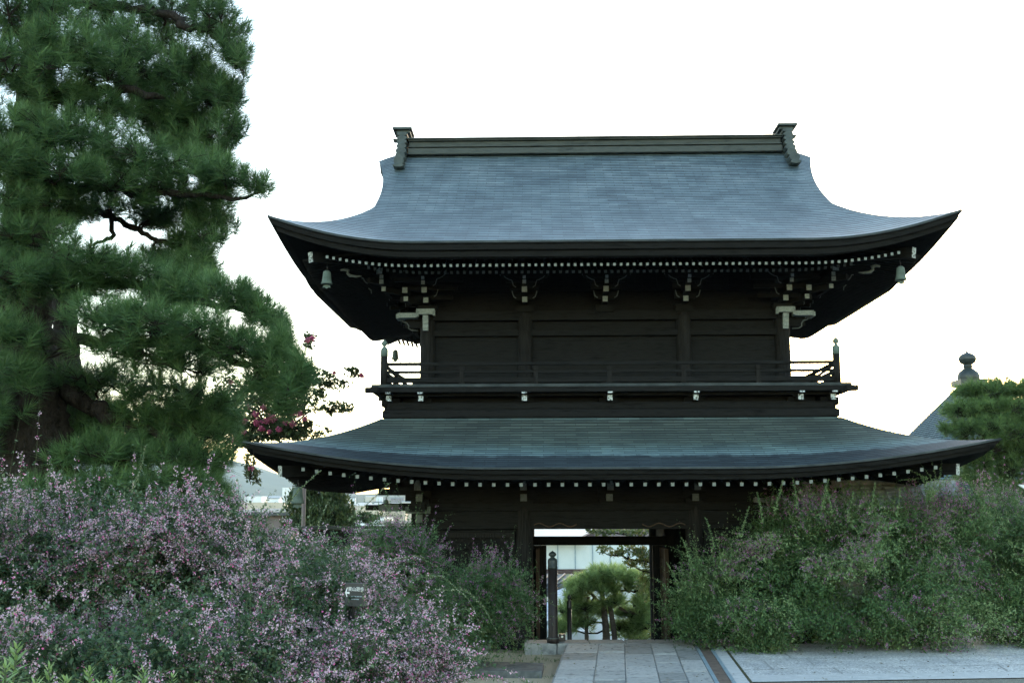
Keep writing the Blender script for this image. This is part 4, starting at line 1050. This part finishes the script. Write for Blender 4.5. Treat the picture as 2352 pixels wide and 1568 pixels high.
pine('black_pine', 'huge old black pine with thick furrowed trunk and layered needles, cut by the picture edge',
    ([(80, 1330, Yt), (82, 1130, Yt), (80, 1010, Yt), (66, 900, Yt), (58, 750, Yt), (55, 600, Yt), (62, 450, Yt), (75, 300, Yt), (88, 150, Yt), (100, 0, Yt), (112, -160, Yt)],
     [.46, .40, .36, .31, .27, .24, .21, .185, .165, .14, .09]),
    [([(95, 245, Yt), (140, 220, Yt), (205, 208, 10.8), (300, 203, 10.7), (390, 225, 11)], [.09, .075, .06, .05, .03]),
     ([(105, -10, Yt), (190, 5, 11.2), (270, 16, 11.3), (345, 20, 11.3), (425, 48, 11.2), (485, 75, 11), (530, 70, 11)], [.08, .06, .05, .045, .045, .035, .02]),
     ([(485, 75, 11), (525, 110, 10.9), (555, 150, 10.9)], [.025, .018, .012]),
     ([(300, 203, 10.9), (330, 160, 11), (390, 175, 11.2), (480, 230, 11.2)], [.04, .03, .025, .018]),
     ([(70, 440, Yt), (170, 425, 10.6), (280, 430, 10.5), (420, 440, 10.6), (540, 458, 10.8), (600, 440, 10.8)], [.09, .06, .05, .035, .022, .01]),
     ([(130, 500, Yt), (200, 475, 11.2), (265, 500, 11.3), (300, 515, 11.3), (350, 545, 11.3), (420, 565, 11.3), (470, 590, 11.3)], [.06, .04, .03, .032, .026, .02, .012]),
     ([(410, 240, 11.4), (440, 290, 11.4), (420, 330, 11.4), (480, 380, 11.4)], [.02, .02, .025, .012]),
     ([(250, 480, 11.2), (270, 540, 11.2), (215, 560, 11.2)], [.03, .025, .015]),
     ([(60, 650, Yt), (180, 640, 10.6), (320, 655, 10.5), (480, 690, 10.4), (600, 720, 10.3)], [.08, .06, .05, .035, .02]),
     ([(75, 790, Yt), (200, 780, 10.6), (360, 780, 10.3), (500, 810, 10.2), (600, 850, 10.1), (660, 880, 10)], [.09, .065, .05, .035, .025, .012]),
     ([(110, 890, Yt), (210, 925, 11), (280, 965, 11.1), (360, 1000, 11.2), (450, 1020, 11.3)], [.10, .09, .07, .04, .02]),
     ([(280, 930, 11.2), (360, 880, 11.3), (430, 890, 11.3), (520, 940, 11.5)], [.03, .026, .02, .012]),
     ([(150, 1040, Yt), (260, 1060, 10.9), (400, 1090, 11.1)], [.05, .035, .02])],
    PADS, 66, 51, .175, NEEDLE, nn=84, wid=.0047, twig=.0062,
    extra_trunk=[([(175, 980, 11.9), (160, 880, 12.0), (150, 760, 12.1), (146, 650, 12.2), (150, 560, 12.2)], [.17, .15, .13, .12, .08])])

pine('garden_pine', 'rounded bright green pine rising behind the gate at the far corner of the lower roof',
    ([(2300, 1330, 36), (2300, 1150, 36), (2280, 1000, 36), (2270, 900, 36)], [.20, .18, .14, .06]),
    [([(2295, 1080, 36), (2220, 1010, 36)], [.08, .04]), ([(2290, 1050, 36), (2380, 1000, 36)], [.08, .04])],
    [(2245, 905, 50, 26, 35.8, .9), (2300, 900, 56, 28, 36, 1.0), (2350, 905, 50, 28, 36, 1), (2220, 945, 50, 30, 35.6, .9), (2290, 945, 70, 32, 35.3, 1), (2350, 955, 60, 34, 35.6, 1), (2200, 985, 40, 18, 35.6, .7), (2260, 990, 70, 30, 35.0, 1), (2330, 1000, 70, 32, 35.0, 1), (2290, 1030, 80, 28, 35.4, 1),
     (2360, 1040, 60, 36, 35.6, 1), (2260, 1060, 60, 26, 35.8, .9), (2310, 1080, 90, 34, 35.8, 1), (2240, 1110, 60, 30, 36, .9), (2300, 1130, 80, 34, 36, 1), (2420, 980, 60, 60, 36, 1), (2420, 1080, 60, 50, 36, 1)],
    44, 52, .26, NEEDLE2, nn=46, wid=.017, twig=.016, side=.9, up=.7)

pine('shaped_pine', 'umbrella-shaped green pine framed in the gate doorway',
    ([(1392, 1520, 36), (1392, 1470, 36), (1388, 1420, 36), (1384, 1380, 36), (1380, 1350, 36)], [.13, .12, .10, .085, .06]),
    [([(1386, 1390, 36), (1350, 1360, 36), (1345, 1345, 36)], [.06, .05, .03]), ([(1386, 1385, 36), (1420, 1350, 36), (1455, 1360, 36)], [.07, .05, .03]), ([(1386, 1375, 36), (1372, 1345, 36), (1395, 1335, 36)], [.06, .04, .03]),
     ([(1420, 1395, 36), (1460, 1410, 36)], [.06, .04])],
    [(1400, 1312, 50, 14, 36, .8), (1365, 1322, 40, 16, 36, .7), (1432, 1320, 44, 14, 36, .7), (1340, 1345, 34, 18, 36, .7), (1460, 1342, 30, 18, 36, .6), (1320, 1370, 26, 18, 36, .6), (1395, 1350, 34, 10, 35.8, .6), (1340, 1392, 36, 16, 35.8, .7), (1410, 1378, 30, 12, 35.8, .6), (1300, 1400, 26, 18, 36.2, .6), (1330, 1428, 40, 16, 36, .6), (1470, 1385, 30, 22, 36, .6), (1480, 1430, 30, 26, 36, .6), (1440, 1440, 40, 20, 36.4, .6), (1290, 1440, 18, 24, 36.4, .5), (1312, 1345, 24, 18, 36.3, .5), (1480, 1350, 26, 24, 36.3, .6), (1490, 1400, 26, 34, 36.6, .6), (1440, 1405, 34, 16, 36.5, .6), (1375, 1400, 26, 10, 36.5, .5), (1370, 1335, 50, 12, 35.8, .6)],
    40, 53, .26, NEEDLE3, nn=44, wid=.018, twig=.012, side=.8, up=.8, bark=BARKP,
    extra_trunk=[([(1348, 1530, 36), (1346, 1465, 36), (1345, 1420, 36), (1350, 1370, 36)], [.07, .065, .06, .05]), ([(1412, 1530, 36), (1410, 1460, 36), (1403, 1410, 36), (1396, 1375, 36)], [.09, .085, .08, .06])])

def leafy(name, label, cat, trunk, branches, pads, dens, seed, leaf, mat_l, flowers=None, twig=.012, up=.3, shape='quad'):
    rng = np.random.default_rng(seed); base = P(*trunk[0][0]); root = empty(name, tuple(base)); tag(root, label, cat); off = np.array(base)
    mb = MB(); mb.tube([tuple(np.array(P(*q))-off) for q in trunk[0]], trunk[1], 10); mb.build('trunk', BARK, root)
    nodes = [np.array(P(*q)) for q in trunk[0][1:]]
    for pts, rad in branches:
        b = MB(); q = np.array([P(*p) for p in pts]); k = 12; tt = np.linspace(0, len(q)-1, k); c = np.stack([np.interp(tt, range(len(q)), q[:, i]) for i in range(3)], 1)
        for _ in range(2): c[1:-1] = (c[:-2]+2*c[1:-1]+c[2:])/4
        c[1:-1] += rng.normal(0, 1, (k-2, 3))*rad[0]*.5
        b.tube([tuple(p-off) for p in c], list(np.interp(tt, range(len(rad)), rad)), 6, False); b.build('branch', TWIG, root); nodes += list(c[::2])
    nodes = np.array(nodes); tw = MB(); V, T, FV, FT = [], [], [], []
    for pad in pads:
        x, y, rx, ry, Y, rd = pad[:6]
        pc = np.array(P(x, y, Y)); rr = np.array([PX(rx, Y), rd, PX(ry, Y)]); n = max(8, int(dens*rx*ry/100))
        nc = max(3, n//14); cl = pc+rvec(rng, nc)*rr*rng.uniform(.2, 1, (nc, 1))**.5
        for q in cl:
            nb_ = nodes[np.argmin(np.linalg.norm(nodes-q, axis=1))]; m = (nb_+q)/2+rng.normal(0, .06, 3)*np.linalg.norm(nb_-q)
            tw.tube([tuple(nb_-off), tuple(m-off), tuple(q-off)], [twig, twig*.7, twig*.3], 4, False)
        ci = rng.integers(0, nc, n); C = cl[ci]+rng.normal(0, 1, (n, 3))*rr*.16
        D = nrm(rvec(rng, n)+UPV*up); s_ = rng.uniform(.6, 1.25, n)
        V.append(leaf_quads(C, D, nrm(rvec(rng, n)*.7+UPV), leaf[0]*s_, leaf[1]*s_)-off); T.append(np.repeat(np.clip(rng.uniform(0, .55, nc)[ci]+rng.normal(.12, .15, n), 0, 1), 4))
    if flowers:
        for x, y, r, Y in flowers[0]:
            n = int(30*r); C = np.array(P(x, y, Y))+rng.normal(0, 1, (n, 3))*PX(r, Y)*np.array([.55, .55, .45]); s_ = rng.uniform(.6, 1.3, n)
            FV.append(leaf_quads(C, rvec(rng, n), rvec(rng, n), .05*s_, .045*s_)-off); FT.append(np.repeat(rng.uniform(0, 1, n), 4))
        np_mesh('blossom', np.concatenate(FV), 4, np.concatenate(FT), flowers[1], root)
    tw.build('twig', TWIG, root); np_mesh('leaves', np.concatenate(V), 4, np.concatenate(T), mat_l, root); return root
Yc = 31.5
leafy('crape_myrtle', 'crape myrtle with pink blossom behind the lower roof tip and the big pine', 'tree',
    ([(470, 1260, Yc), (480, 1150, Yc), (520, 1050, Yc), (590, 970, Yc)], [.10, .09, .07, .04]),
    [([(600, 1010, Yc), (680, 950, Yc), (720, 850, Yc), (712, 775, Yc)], [.05, .03, .02, .008]), ([(690, 940, Yc), (730, 890, Yc), (780, 880, Yc), (830, 858, Yc)], [.03, .02, .014, .006]), ([(640, 1000, Yc), (720, 935, Yc), (810, 942, Yc)], [.03, .016, .006]),
     ([(590, 1040, Yc), (540, 960, Yc), (530, 880, Yc)], [.05, .03, .012]), ([(620, 960, Yc), (640, 900, Yc), (660, 860, Yc)], [.05, .03, .012]), ([(575, 1100, Yc), (572, 1080, Yc), (575, 1110, 30)], [.03, .02, .01])],
    [(600, 900, 60, 36, Yc, .7), (560, 950, 50, 44, Yc, .7), (640, 940, 60, 36, Yc, .7), (600, 990, 80, 26, Yc, .8), (680, 985, 40, 22, Yc, .6), (670, 900, 36, 30, Yc, .6), (540, 1000, 36, 36, Yc, .6), (520, 900, 30, 40, Yc, .6), (712, 785, 16, 20, Yc, .3), (735, 855, 20, 14, Yc, .3), (745, 872, 32, 13, Yc, .3), (775, 885, 30, 13, Yc, .3), (800, 855, 24, 10, Yc, .3), (826, 860, 12, 10, Yc, .2), (730, 910, 30, 16, Yc, .4), (690, 930, 30, 24, Yc, .5), (700, 870, 22, 18, Yc, .4), (770, 935, 40, 12, Yc, .4), (630, 980, 70, 26, Yc, .7), (700, 1000, 40, 14, Yc, .5), (725, 880, 16, 8, Yc, .2), (760, 940, 20, 8, Yc, .3), (795, 942, 22, 9, Yc, .3), (730, 935, 16, 8, Yc, .2), (705, 970, 16, 12, Yc, .3), (575, 1065, 14, 46, 31, .3), (590, 1095, 12, 16, 31, .3), (755, 985, 10, 8, Yc, .2), (650, 1000, 60, 12, Yc, .5)],
    58, 61, (.115, .072), MYRT, ([(585, 950, 6, Yc-.7), (590, 968, 7, Yc-.7), (612, 965, 6, Yc-.7), (625, 960, 8, Yc-.7), (560, 965, 5, Yc-.7), (672, 948, 6, Yc-.7), (688, 950, 5, Yc-.7), (600, 982, 5, Yc-.7), (672, 972, 5, Yc-.7), (705, 780, 4, Yc-.7), (716, 776, 4, Yc-.7), (830, 862, 3, Yc-.7), (768, 855, 3, Yc-.7), (540, 1010, 5, Yc-.7), (528, 875, 4, Yc-.7), (575, 1075, 4, Yc-.7), (560, 990, 4, Yc-.7), (640, 985, 5, Yc-.7), (650, 935, 4, Yc-.7), (605, 935, 4, Yc-.7), (570, 935, 4, Yc-.7), (700, 960, 4, Yc-.7), (540, 940, 4, Yc-.7), (618, 990, 4, Yc-.7), (655, 968, 4, Yc-.7)], PINK), twig=.010)
leafy('conifer', 'dense olive green conifer under the lower eave beside a grey pole', 'tree',
    ([(740, 1300, 40), (740, 1200, 40), (742, 1110, 40)], [.16, .12, .03]), [],
    [(735, 1090, 34, 30, 40, .7), (700, 1120, 30, 26, 40, .8), (740, 1130, 46, 30, 40, .9), (775, 1130, 24, 28, 40, .7), (690, 1160, 36, 30, 40, .9), (740, 1170, 56, 32, 40, 1.0), (790, 1170, 20, 28, 40, .7), (690, 1200, 40, 26, 40, 1), (750, 1208, 60, 26, 40, 1.1), (800, 1200, 24, 16, 40, .8), (850, 1190, 26, 14, 41, .6)],
    110, 62, (.18, .055), CONIF, twig=.012, up=1.2)
leafy('maple_tree', 'thin-leaved maple reaching into the gate doorway above the shaped pine', 'tree',
    ([(1580, 1520, 33), (1570, 1400, 33), (1550, 1330, 33), (1540, 1280, 33)], [.14, .11, .08, .05]),
    [([(1550, 1320, 33), (1480, 1290, 33), (1420, 1278, 33), (1370, 1268, 33)], [.05, .03, .02, .008]), ([(1545, 1290, 33), (1480, 1240, 33), (1400, 1222, 33), (1345, 1222, 33)], [.05, .03, .02, .008]), ([(1555, 1340, 33), (1500, 1320, 33), (1450, 1300, 33)], [.04, .025, .01])],
    [(1360, 1222, 22, 7, 33, .5), (1400, 1224, 36, 9, 33, .6), (1450, 1222, 36, 9, 33, .6), (1490, 1224, 22, 10, 33, .6), (1385, 1262, 20, 8, 33, .5), (1420, 1272, 26, 10, 33, .5), (1450, 1262, 26, 10, 33, .6), (1480, 1275, 28, 16, 33, .6), (1450, 1294, 26, 10, 33, .6), (1490, 1305, 22, 18, 33, .6), (1480, 1340, 22, 20, 33.4, .6), (1540, 1280, 40, 40, 33, .9), (1500, 1370, 20, 20, 33.4, .6)],
    80, 63, (.10, .062), MAPLE, twig=.008)

# ---- hall with a pyramid roof and its finial, behind the gate on the right
Yh = 62
c = P(2225, 880, Yh); hl = empty('temple_hall', (c.x, Yh, HG(c.x, Yh))); tag(hl, 'distant hall with a pyramid tiled roof and onion finial behind the round garden pine', 'hall')
zb = HG(c.x, Yh); za = c.z-zb
mb = MB(); e = P(2012, 1160, Yh); hw = c.x-e.x; ze = e.z-zb
def pyr(i, t):
    k = .05+.95*t; z = za-(za-ze)*(.90*t+.10*t*t*t) ; return k*hw, z
for sgn, ax in ((1, 0), (-1, 0), (1, 1), (-1, 1)):
    def fn(u, v, sgn=sgn, ax=ax):
        w, z = pyr(0, v); a = (2*u-1)*w
        return ((a, sgn*w, z) if ax == 0 else (sgn*w, a, z))
    mb.grid(fn, 8, 12, lambda u, v, p: (u*30, (1-v)*52), flip=(sgn < 0) == (ax == 0) and ax == 0 or (sgn > 0 and ax == 1) and False)
mb.build('roof', copper('hall_shingle', False, True), hl)
mb = MB(); mb.box((0, 0, ze/2-.2), (hw*1.5, hw*1.5, ze)); mb.build('wall', WOOD, hl)
u_ = PX(1, Yh)
mb = MB(); mb.box((0, 0, za-.05), (u_*60, u_*60, u_*14)); mb.lathe([(u_*24, za+u_*4), (u_*25, za+u_*14), (u_*22, za+u_*22), (u_*12, za+u_*31), (u_*9, za+u_*33), (u_*11, za+u_*37), (u_*9, za+u_*41), (u_*16, za+u_*45), (u_*20, za+u_*53), (u_*19, za+u_*60), (u_*12, za+u_*66), (u_*4, za+u_*69), (u_*.6, za+u_*74)], n=24)
mb.build('finial', VERDK, hl, bevel=.01)
# white board corner at the right edge
p = P(2395, 1128, 21.2); sg = empty('notice_board', (p.x, 21.2, HG(p.x, 21.2))); tag(sg, 'white pointed panel corner poking in above the clover at the edge', 'board')
h0 = sg.location.z
mb = MB(); q = [(P(2337, 1115, 21.2)), (P(2420, 1113, 21.2)), (P(2440, 1160, 21.2)), (P(2372, 1138, 21.2))]
f_ = [(v.x-p.x, -.02, v.z-h0) for v in q]; b_ = [(a, .03, z) for a, _, z in f_]
mb.add(f_+b_, [(3, 2, 1, 0), (4, 5, 6, 7)]+[(i, (i+1) % 4, 4+(i+1) % 4, 4+i) for i in range(4)]); mb.build('panel', PALEW, sg)
mb = MB(); mb.box((.12, .06, (p.z-h0)/2), (.08, .08, p.z-h0)); mb.build('post', WOODV, sg)

# ---- sign standing in the clover
p = P(815, 1364, 7.32); gz = HG(p.x, 7.32)
sg = empty('sign_board', (p.x, 7.32, gz), R(-22)); tag(sg, 'small dark sign with a white arrow and lettering half buried in lilac flowers', 'sign')
zc = p.z-gz; bw, bh = .145, .15
mb = MB(); mb.box((0, 0, zc), (bw, .03, bh)); mb.build('board', SIGNM, sg, bevel=.004)
mb = MB(); mb.box((-bw*.30, .03, zc*.5), (.03, .03, zc)); mb.build('post', WOODV, sg)
def text(body, size, loc, parent, name='lettering'):
    cu = bpy.data.curves.new(name, 'FONT'); cu.body = body; cu.size = size; cu.extrude = .0006; cu.align_x = 'CENTER'
    t = bpy.data.objects.new(name, cu); S.collection.objects.link(t); bpy.context.view_layer.update()
    me = bpy.data.meshes.new_from_object(t.evaluated_get(bpy.context.evaluated_depsgraph_get())); bpy.data.objects.remove(t)
    me.materials.clear(); me.materials.append(LETTER); o = link(name, me, parent); o.location = loc; o.rotation_euler = (R(90), 0, 0); return o
text('東山遊歩', .030, (.014, -.017, zc+.026), sg)
mb = MB(); z = zc+.012; x = -.050
mb.add([(a+x, -.0165, b+z) for a, b in ((-.018, 0), (-.004, .034), (.002, .034), (-.006, .005), (.016, .007), (.016, -.007), (-.006, -.005), (.0, -.026), (-.006, -.026))], [(0, 8, 7, 6, 5, 4, 3, 2, 1)]); mb.build('arrow', LETTER, sg)
mb = MB()
for r_, zz in ((0, -.010), (1, -.028)):
    x = -.02
    for wd in ((.012, .02, .016, .018), (.016, .012, .02))[r_]: mb.box((x+wd/2, -.0155, zc+zz), (wd, .001, .005)); x += wd+.004
mb.build('small_print', STEEL, sg)

# ---- town beyond
def house(name, label, x0, x1, yt, yb, Y, depth, wallm, roof=None, win=0, rh=0, over=.4, cat='house'):
    a, b = P(x0, yt, Y), P(x1, yb, Y); g = HG((a.x+b.x)/2, Y); e = empty(name, ((a.x+b.x)/2, Y, g)); tag(e, label, cat)
    w_, h = b.x-a.x, a.z-g
    mb = MB(); mb.box((0, depth/2, h/2), (w_, depth, h)); mb.build('wall', wallm, e)
    if roof:
        mb = MB(); o = over; W2 = w_/2+o; r = PX(rh, Y)
        V_ = [(-W2, -o, h), (W2, -o, h), (W2, depth+o, h), (-W2, depth+o, h), (-W2, depth/2, h+r), (W2, depth/2, h+r)]
        mb.add(V_+[(x, y, z-.14) for x, y, z in V_], [(0, 1, 5, 4), (2, 3, 4, 5), (6, 10, 11, 7), (8, 11, 10, 9), (0, 6, 7, 1), (2, 8, 9, 3), (0, 4, 10, 6), (4, 3, 9, 10), (1, 7, 11, 5), (5, 11, 8, 2)]); mb.build('roof', roof, e)
    for k in range(win):
        f = MB(); xx = -w_/2+w_*(k+.5)/win; f.box((xx, -.02, h*.62), (w_/win*.5, .08, h*.22)); fr = f.build('window', PALEW, e); g_ = MB(); g_.box((xx, -.065, h*.62), (w_/win*.42, .02, h*.18)); g_.build('pane', WINDOW, fr)
    return e
# seen through the doorway
e = house('white_hall', 'long pale hall with upright panels behind the doorway', 1150, 1560, 1236, 1310, 62, 9, PLASTER, cat='hall')
g = e.location.z; h = P(1300, 1236, 62).z-g
mb = MB()
for px in range(1160, 1560, 40): a = P(px, 1260, 62); mb.box((a.x-e.location.x, -.02, h*.5), (.05, .05, h))
mb.build('panel_joint', STEEL, e)
lo = P(1300, 1309, 61.9).z-g
mb = MB(); mb.box((0, -.14, lo), (11, .2, .12)); mb.box((0, -.12, lo-.14), (11, .2, .10)); mb.build('fascia', BROWN, e)
mb = MB(); a = P(1150, 1234, 60.5); b = P(1400, 1204, 62); ex = e.location
q = [P(1150, 1236, 61), P(1328, 1236, 61), P(1400, 1196, 67), P(1150, 1196, 67)]
q = [(v.x-ex.x, v.y-ex.y, v.z-g) for v in q]; mb.add(q+[(x, y, z-.15) for x, y, z in q], [(0, 1, 2, 3), (7, 6, 5, 4), (0, 4, 5, 1), (1, 5, 6, 2), (2, 6, 7, 3), (3, 7, 4, 0)]); mb.build('roof', PALEROOF, e)
mb = MB(); a, b = Vector(q[1]), Vector(q[2]); mb.beam(a+Vector((.15, -.05, -.12)), b+Vector((.15, 0, -.12)), .18, .34); mb.build('barge_board', BROWN, e)
mb = MB(); q2 = [P(1330, 1240, 63), P(1560, 1240, 63), P(1560, 1200, 63), P(1400, 1200, 63)]; q2 = [(v.x-ex.x, v.y-ex.y, v.z-g) for v in q2]; mb.add(q2, [(0, 1, 2, 3)]); mb.build('gable', MAUVE, e)
def roofpatch(name, label, pts, m, rib, thick=.15, nr=7):
    q = [P(*t) for t in pts]; o = sum(q, Vector())/len(q); gz = HG(o.x, o.y); e = empty(name, (o.x, o.y, gz)); tag(e, label, 'house')
    o.z = gz; q = [v-o for v in q]; n = len(q); mb = MB(); mb.add([tuple(v) for v in q]+[(v.x, v.y, v.z-thick) for v in q], [tuple(range(n)), tuple(range(2*n-1, n-1, -1))]+[(i, n+i, n+(i+1) % n, (i+1) % n) for i in range(n)]); r = mb.build('roof', m, e)
    if rib:
        mb = MB()
        for k in range(nr+1):
            t = k/nr; a = q[0].lerp(q[1], t); b = q[3].lerp(q[2], t); mb.tube([a+Vector((0, 0, .03)), b+Vector((0, 0, .03))], .045, 5)
        mb.build('roof_rib', rib, r)
    zt = min(v.z for v in q); xs_ = [v.x for v in q]; ys2 = [v.y for v in q]
    mb = MB(); mb.box(((min(xs_)+max(xs_))/2, (min(ys2)+max(ys2))/2, (zt-.2)/2), ((max(xs_)-min(xs_))*.86, (max(ys2)-min(ys2))*.8, zt-.1)); mb.build('wall', PALEW, e)
    return e
roofpatch('tiled_house', 'dark ribbed tile roof behind the tall finial post', [(1180, 1372, 44), (1262, 1360, 44), (1330, 1322, 46), (1180, 1310, 48)], DARKTILE, DARKTILE, nr=9)
roofpatch('tiled_house', 'glinting pale blue tile roof between the two dark posts', [(1230, 1440, 40), (1292, 1405, 40), (1352, 1326, 42.5), (1262, 1362, 42.5)], BLUETILE, None)
roofpatch('tiled_house', 'pale blue tile roof slope just above the umbrella-shaped pine', [(1370, 1330, 50), (1450, 1330, 50), (1440, 1292, 53), (1345, 1310, 52)], BLUETILE, None)
house('garden_wall', 'pale plaster wall low behind the umbrella pine trunks', 1230, 1365, 1390, 1470, 42, .3, PLASTER, cat='wall')
# under the left eave
house('mauve_house', 'dull mauve house wall behind the wind bell by the grey pole', 560, 668, 1174, 1215, 46, 6, MAUVE, DARKTILE, 0, 8, .3)
house('beige_block', 'low beige building with a flat roof behind the mauve house', 500, 650, 1152, 1176, 70, 10, BEIGE)
p = P(697, 1150, 33); pl = empty('pole', (p.x, 33, HG(p.x, 33))); tag(pl, 'plain grey-brown pole standing in front of the conifer', 'pole')
mb = MB(); hh = P(697, 1060, 33).z-pl.location.z; mb.lathe([(.062, 0), (.058, hh)], n=12); mb.build('shaft', MAUVE, pl)
mb = MB(); mb.tube([(-.35, 0, P(697, 1114, 33).z-pl.location.z), (0, 0, P(697, 1114, 33).z-pl.location.z)], .015, 5); mb.build('arm', BLACK, pl)
rg = random.Random(2)
B = [(828, 868, 1160, 1185, 180, 'cream apartment block left of the far wind bell', BEIGE, None, 5), (868, 930, 1171, 1190, 190, 'long cream building right of the far wind bell', BEIGE, None, 7), (935, 985, 1168, 1190, 170, 'pale cream block showing beside the lower corner bracket', BEIGE, None, 3),
     (806, 880, 1188, 1206, 120, 'white building with a flat roof below the cream blocks', PALEW, None, 4), (880, 960, 1200, 1215, 110, 'white shed with a low dark gable roof above the board wall', PALEW, MAUVE, 0),
     (560, 600, 1138, 1150, 400, 'white block far off at the foot of the hill', PALEW, None, 4), (600, 640, 1142, 1152, 420, 'small pale town house under the hill beyond the pine', PALEW, GREYTILE, 2), (648, 672, 1118, 1150, 260, 'tall white block rising beside the conifer', PALEW, None, 3)]
for x0, x1, yt, yb, Y, lab, wm, rf, wn in B:
    house('town_building', lab, x0, x1, yt, yb, Y, 10, wm, rf, wn, 5 if rf else 0, .5, 'building')
for k in range(46):                                     # houses dotted over the foot of the hills
    x = rg.uniform(540, 1000) if k < 34 else rg.uniform(1200, 1540); Y = rg.uniform(900, 3000)
    X = (x-1176)/F*Y; w_ = rg.uniform(12, 34); hgt = rg.uniform(7, 16); z0 = 0
    e = empty('far_house', (X, Y, hillz(X, Y)-1)); tag(e, 'tiny pale house among many at the foot of the hazy hill', 'house', 'far houses under the hill')
    mb = MB(); mb.box((0, 0, hgt/2), (w_, 9, hgt)); mb.build('wall', rg.choice((PALEW, PALEW, BEIGE, MAUVE)), e)
    mb = MB(); V_ = [(-w_/2-.5, -5, hgt), (w_/2+.5, -5, hgt), (w_/2+.5, 5, hgt), (-w_/2-.5, 5, hgt), (-w_/2-.5, 0, hgt+2), (w_/2+.5, 0, hgt+2)]; mb.add(V_, [(0, 1, 5, 4), (2, 3, 4, 5), (0, 4, 3), (1, 2, 5), (0, 3, 2, 1)]); mb.build('roof', rg.choice((GREYTILE, DARKTILE, PALEROOF)), e)

# ---- low weeds along the road edge and in the sand: nobody could count them
rng = np.random.default_rng(77); n = 5200
xx = rng.uniform(1690, 2420, n); yy = np.interp(xx, [1690, 1800, 2000, 2200, 2352, 2420], [1482, 1478, 1470, 1462, 1452, 1448])+rng.normal(-3, 6, n)-rng.exponential(4, n)
pat = np.sin(xx*.035)+np.sin(xx*.083+1.3); ok = (pat > rng.uniform(-1.6, 1.2, n)); xx, yy = xx[ok], yy[ok]
base = np.array([rd(a, b, -.1) for a, b in zip(xx, yy)]); m = len(base)
b3 = np.repeat(base, 9, axis=0); C = b3+rng.normal(0, .05, b3.shape)*np.array([1, 1, 0])+np.array([0, 0, 1])*rng.uniform(.02, .30, (len(b3), 1))
s_ = rng.uniform(.6, 1.3, len(C)); V = leaf_quads(C, nrm(rvec(rng, len(C))+UPV*.6), rvec(rng, len(C)), .075*s_, .024*s_)
tag(np_mesh('weeds', V, 4, np.repeat(rng.uniform(0, 1, len(C)), 4), WEED), kind='stuff')
n = 420; xx = rng.uniform(1020, 1290, n); yy = rng.uniform(1470, 1570, n); base = np.array([rd(a, b, -.2) for a, b in zip(xx, yy)]); dens = np.sin(base[:, 0]*5+1)*np.sin(base[:, 1]*3.3)
base = base[dens > rng.uniform(-.2, 1.0, n)]; b3 = np.repeat(base, 8, axis=0); C = b3+rng.normal(0, .035, b3.shape)*np.array([1, 1, 0]); s_ = rng.uniform(.5, 1.2, len(C))
V = leaf_quads(C, nrm(rvec(rng, len(C))*.7+UPV), rvec(rng, len(C)), .07*s_, .010*s_)
tag(np_mesh('sparse_grass', V, 4, np.repeat(rng.uniform(0, 1, len(C)), 4), WEED), kind='stuff')

# ---- the air over the valley
mb = MB(); mb.box((0, 6300, 230), (18400, 13400, 482))
m = bpy.data.materials.new('haze'); m.use_nodes = True; t = m.node_tree; t.nodes.remove(t.nodes['Principled BSDF'])
pv = t.nodes.new('ShaderNodeVolumePrincipled'); pv.inputs['Color'].default_value = (.66, .84, 1.0, 1); pv.inputs['Density'].default_value = .00008; pv.inputs['Anisotropy'].default_value = .0
t.links.new(pv.outputs[0], t.nodes['Material Output'].inputs['Volume'])
tag(mb.build('haze', m), kind='stuff')

leafy('garden_shrub', 'mixed green shrubs low in the doorway right of the umbrella pine trunks', 'shrub',
    ([(1470, 1560, 39), (1470, 1470, 39), (1465, 1430, 39)], [.08, .06, .03]), [],
    [(1455, 1440, 34, 24, 39, .7), (1490, 1425, 26, 30, 39, .7), (1420, 1452, 26, 14, 39.4, .6), (1480, 1460, 40, 20, 39, .7)], 70, 66, (.13, .07), MAPLE, twig=.01)

mb = MB(); q = [rd(1715, 1567, -.028), rd(2900, 1551, -.028), rd(2900, 1750, -.028), rd(1830, 1750, -.028)]
mb.add(q, [(3, 2, 1, 0)]); tag(mb.build('gravel', GRAVELD), kind='structure')

# fallen leaves lying about the paving
rng = np.random.default_rng(91); n = 260
xx = rng.uniform(1290, 2340, n); yy = rng.uniform(1478, 1566, n); base = np.array([rd(a, b, .006) for a, b in zip(xx, yy)])
a = rng.uniform(0, 6.28, n); D = np.stack([np.cos(a), np.sin(a), rng.uniform(-.05, .3, n)], 1); s_ = rng.uniform(.5, 1.3, n)
LITTER = foliage('dry_leaf', (.06, .045, .02), (.13, .10, .045), (.16, .16, .06), .1)
tag(np_mesh('fallen_leaves', leaf_quads(base, nrm(D), nrm(rng.normal(0, .2, (n, 3))+UPV), .055*s_, .028*s_), 4, np.repeat(rng.uniform(0, 1, n), 4), LITTER), kind='stuff')
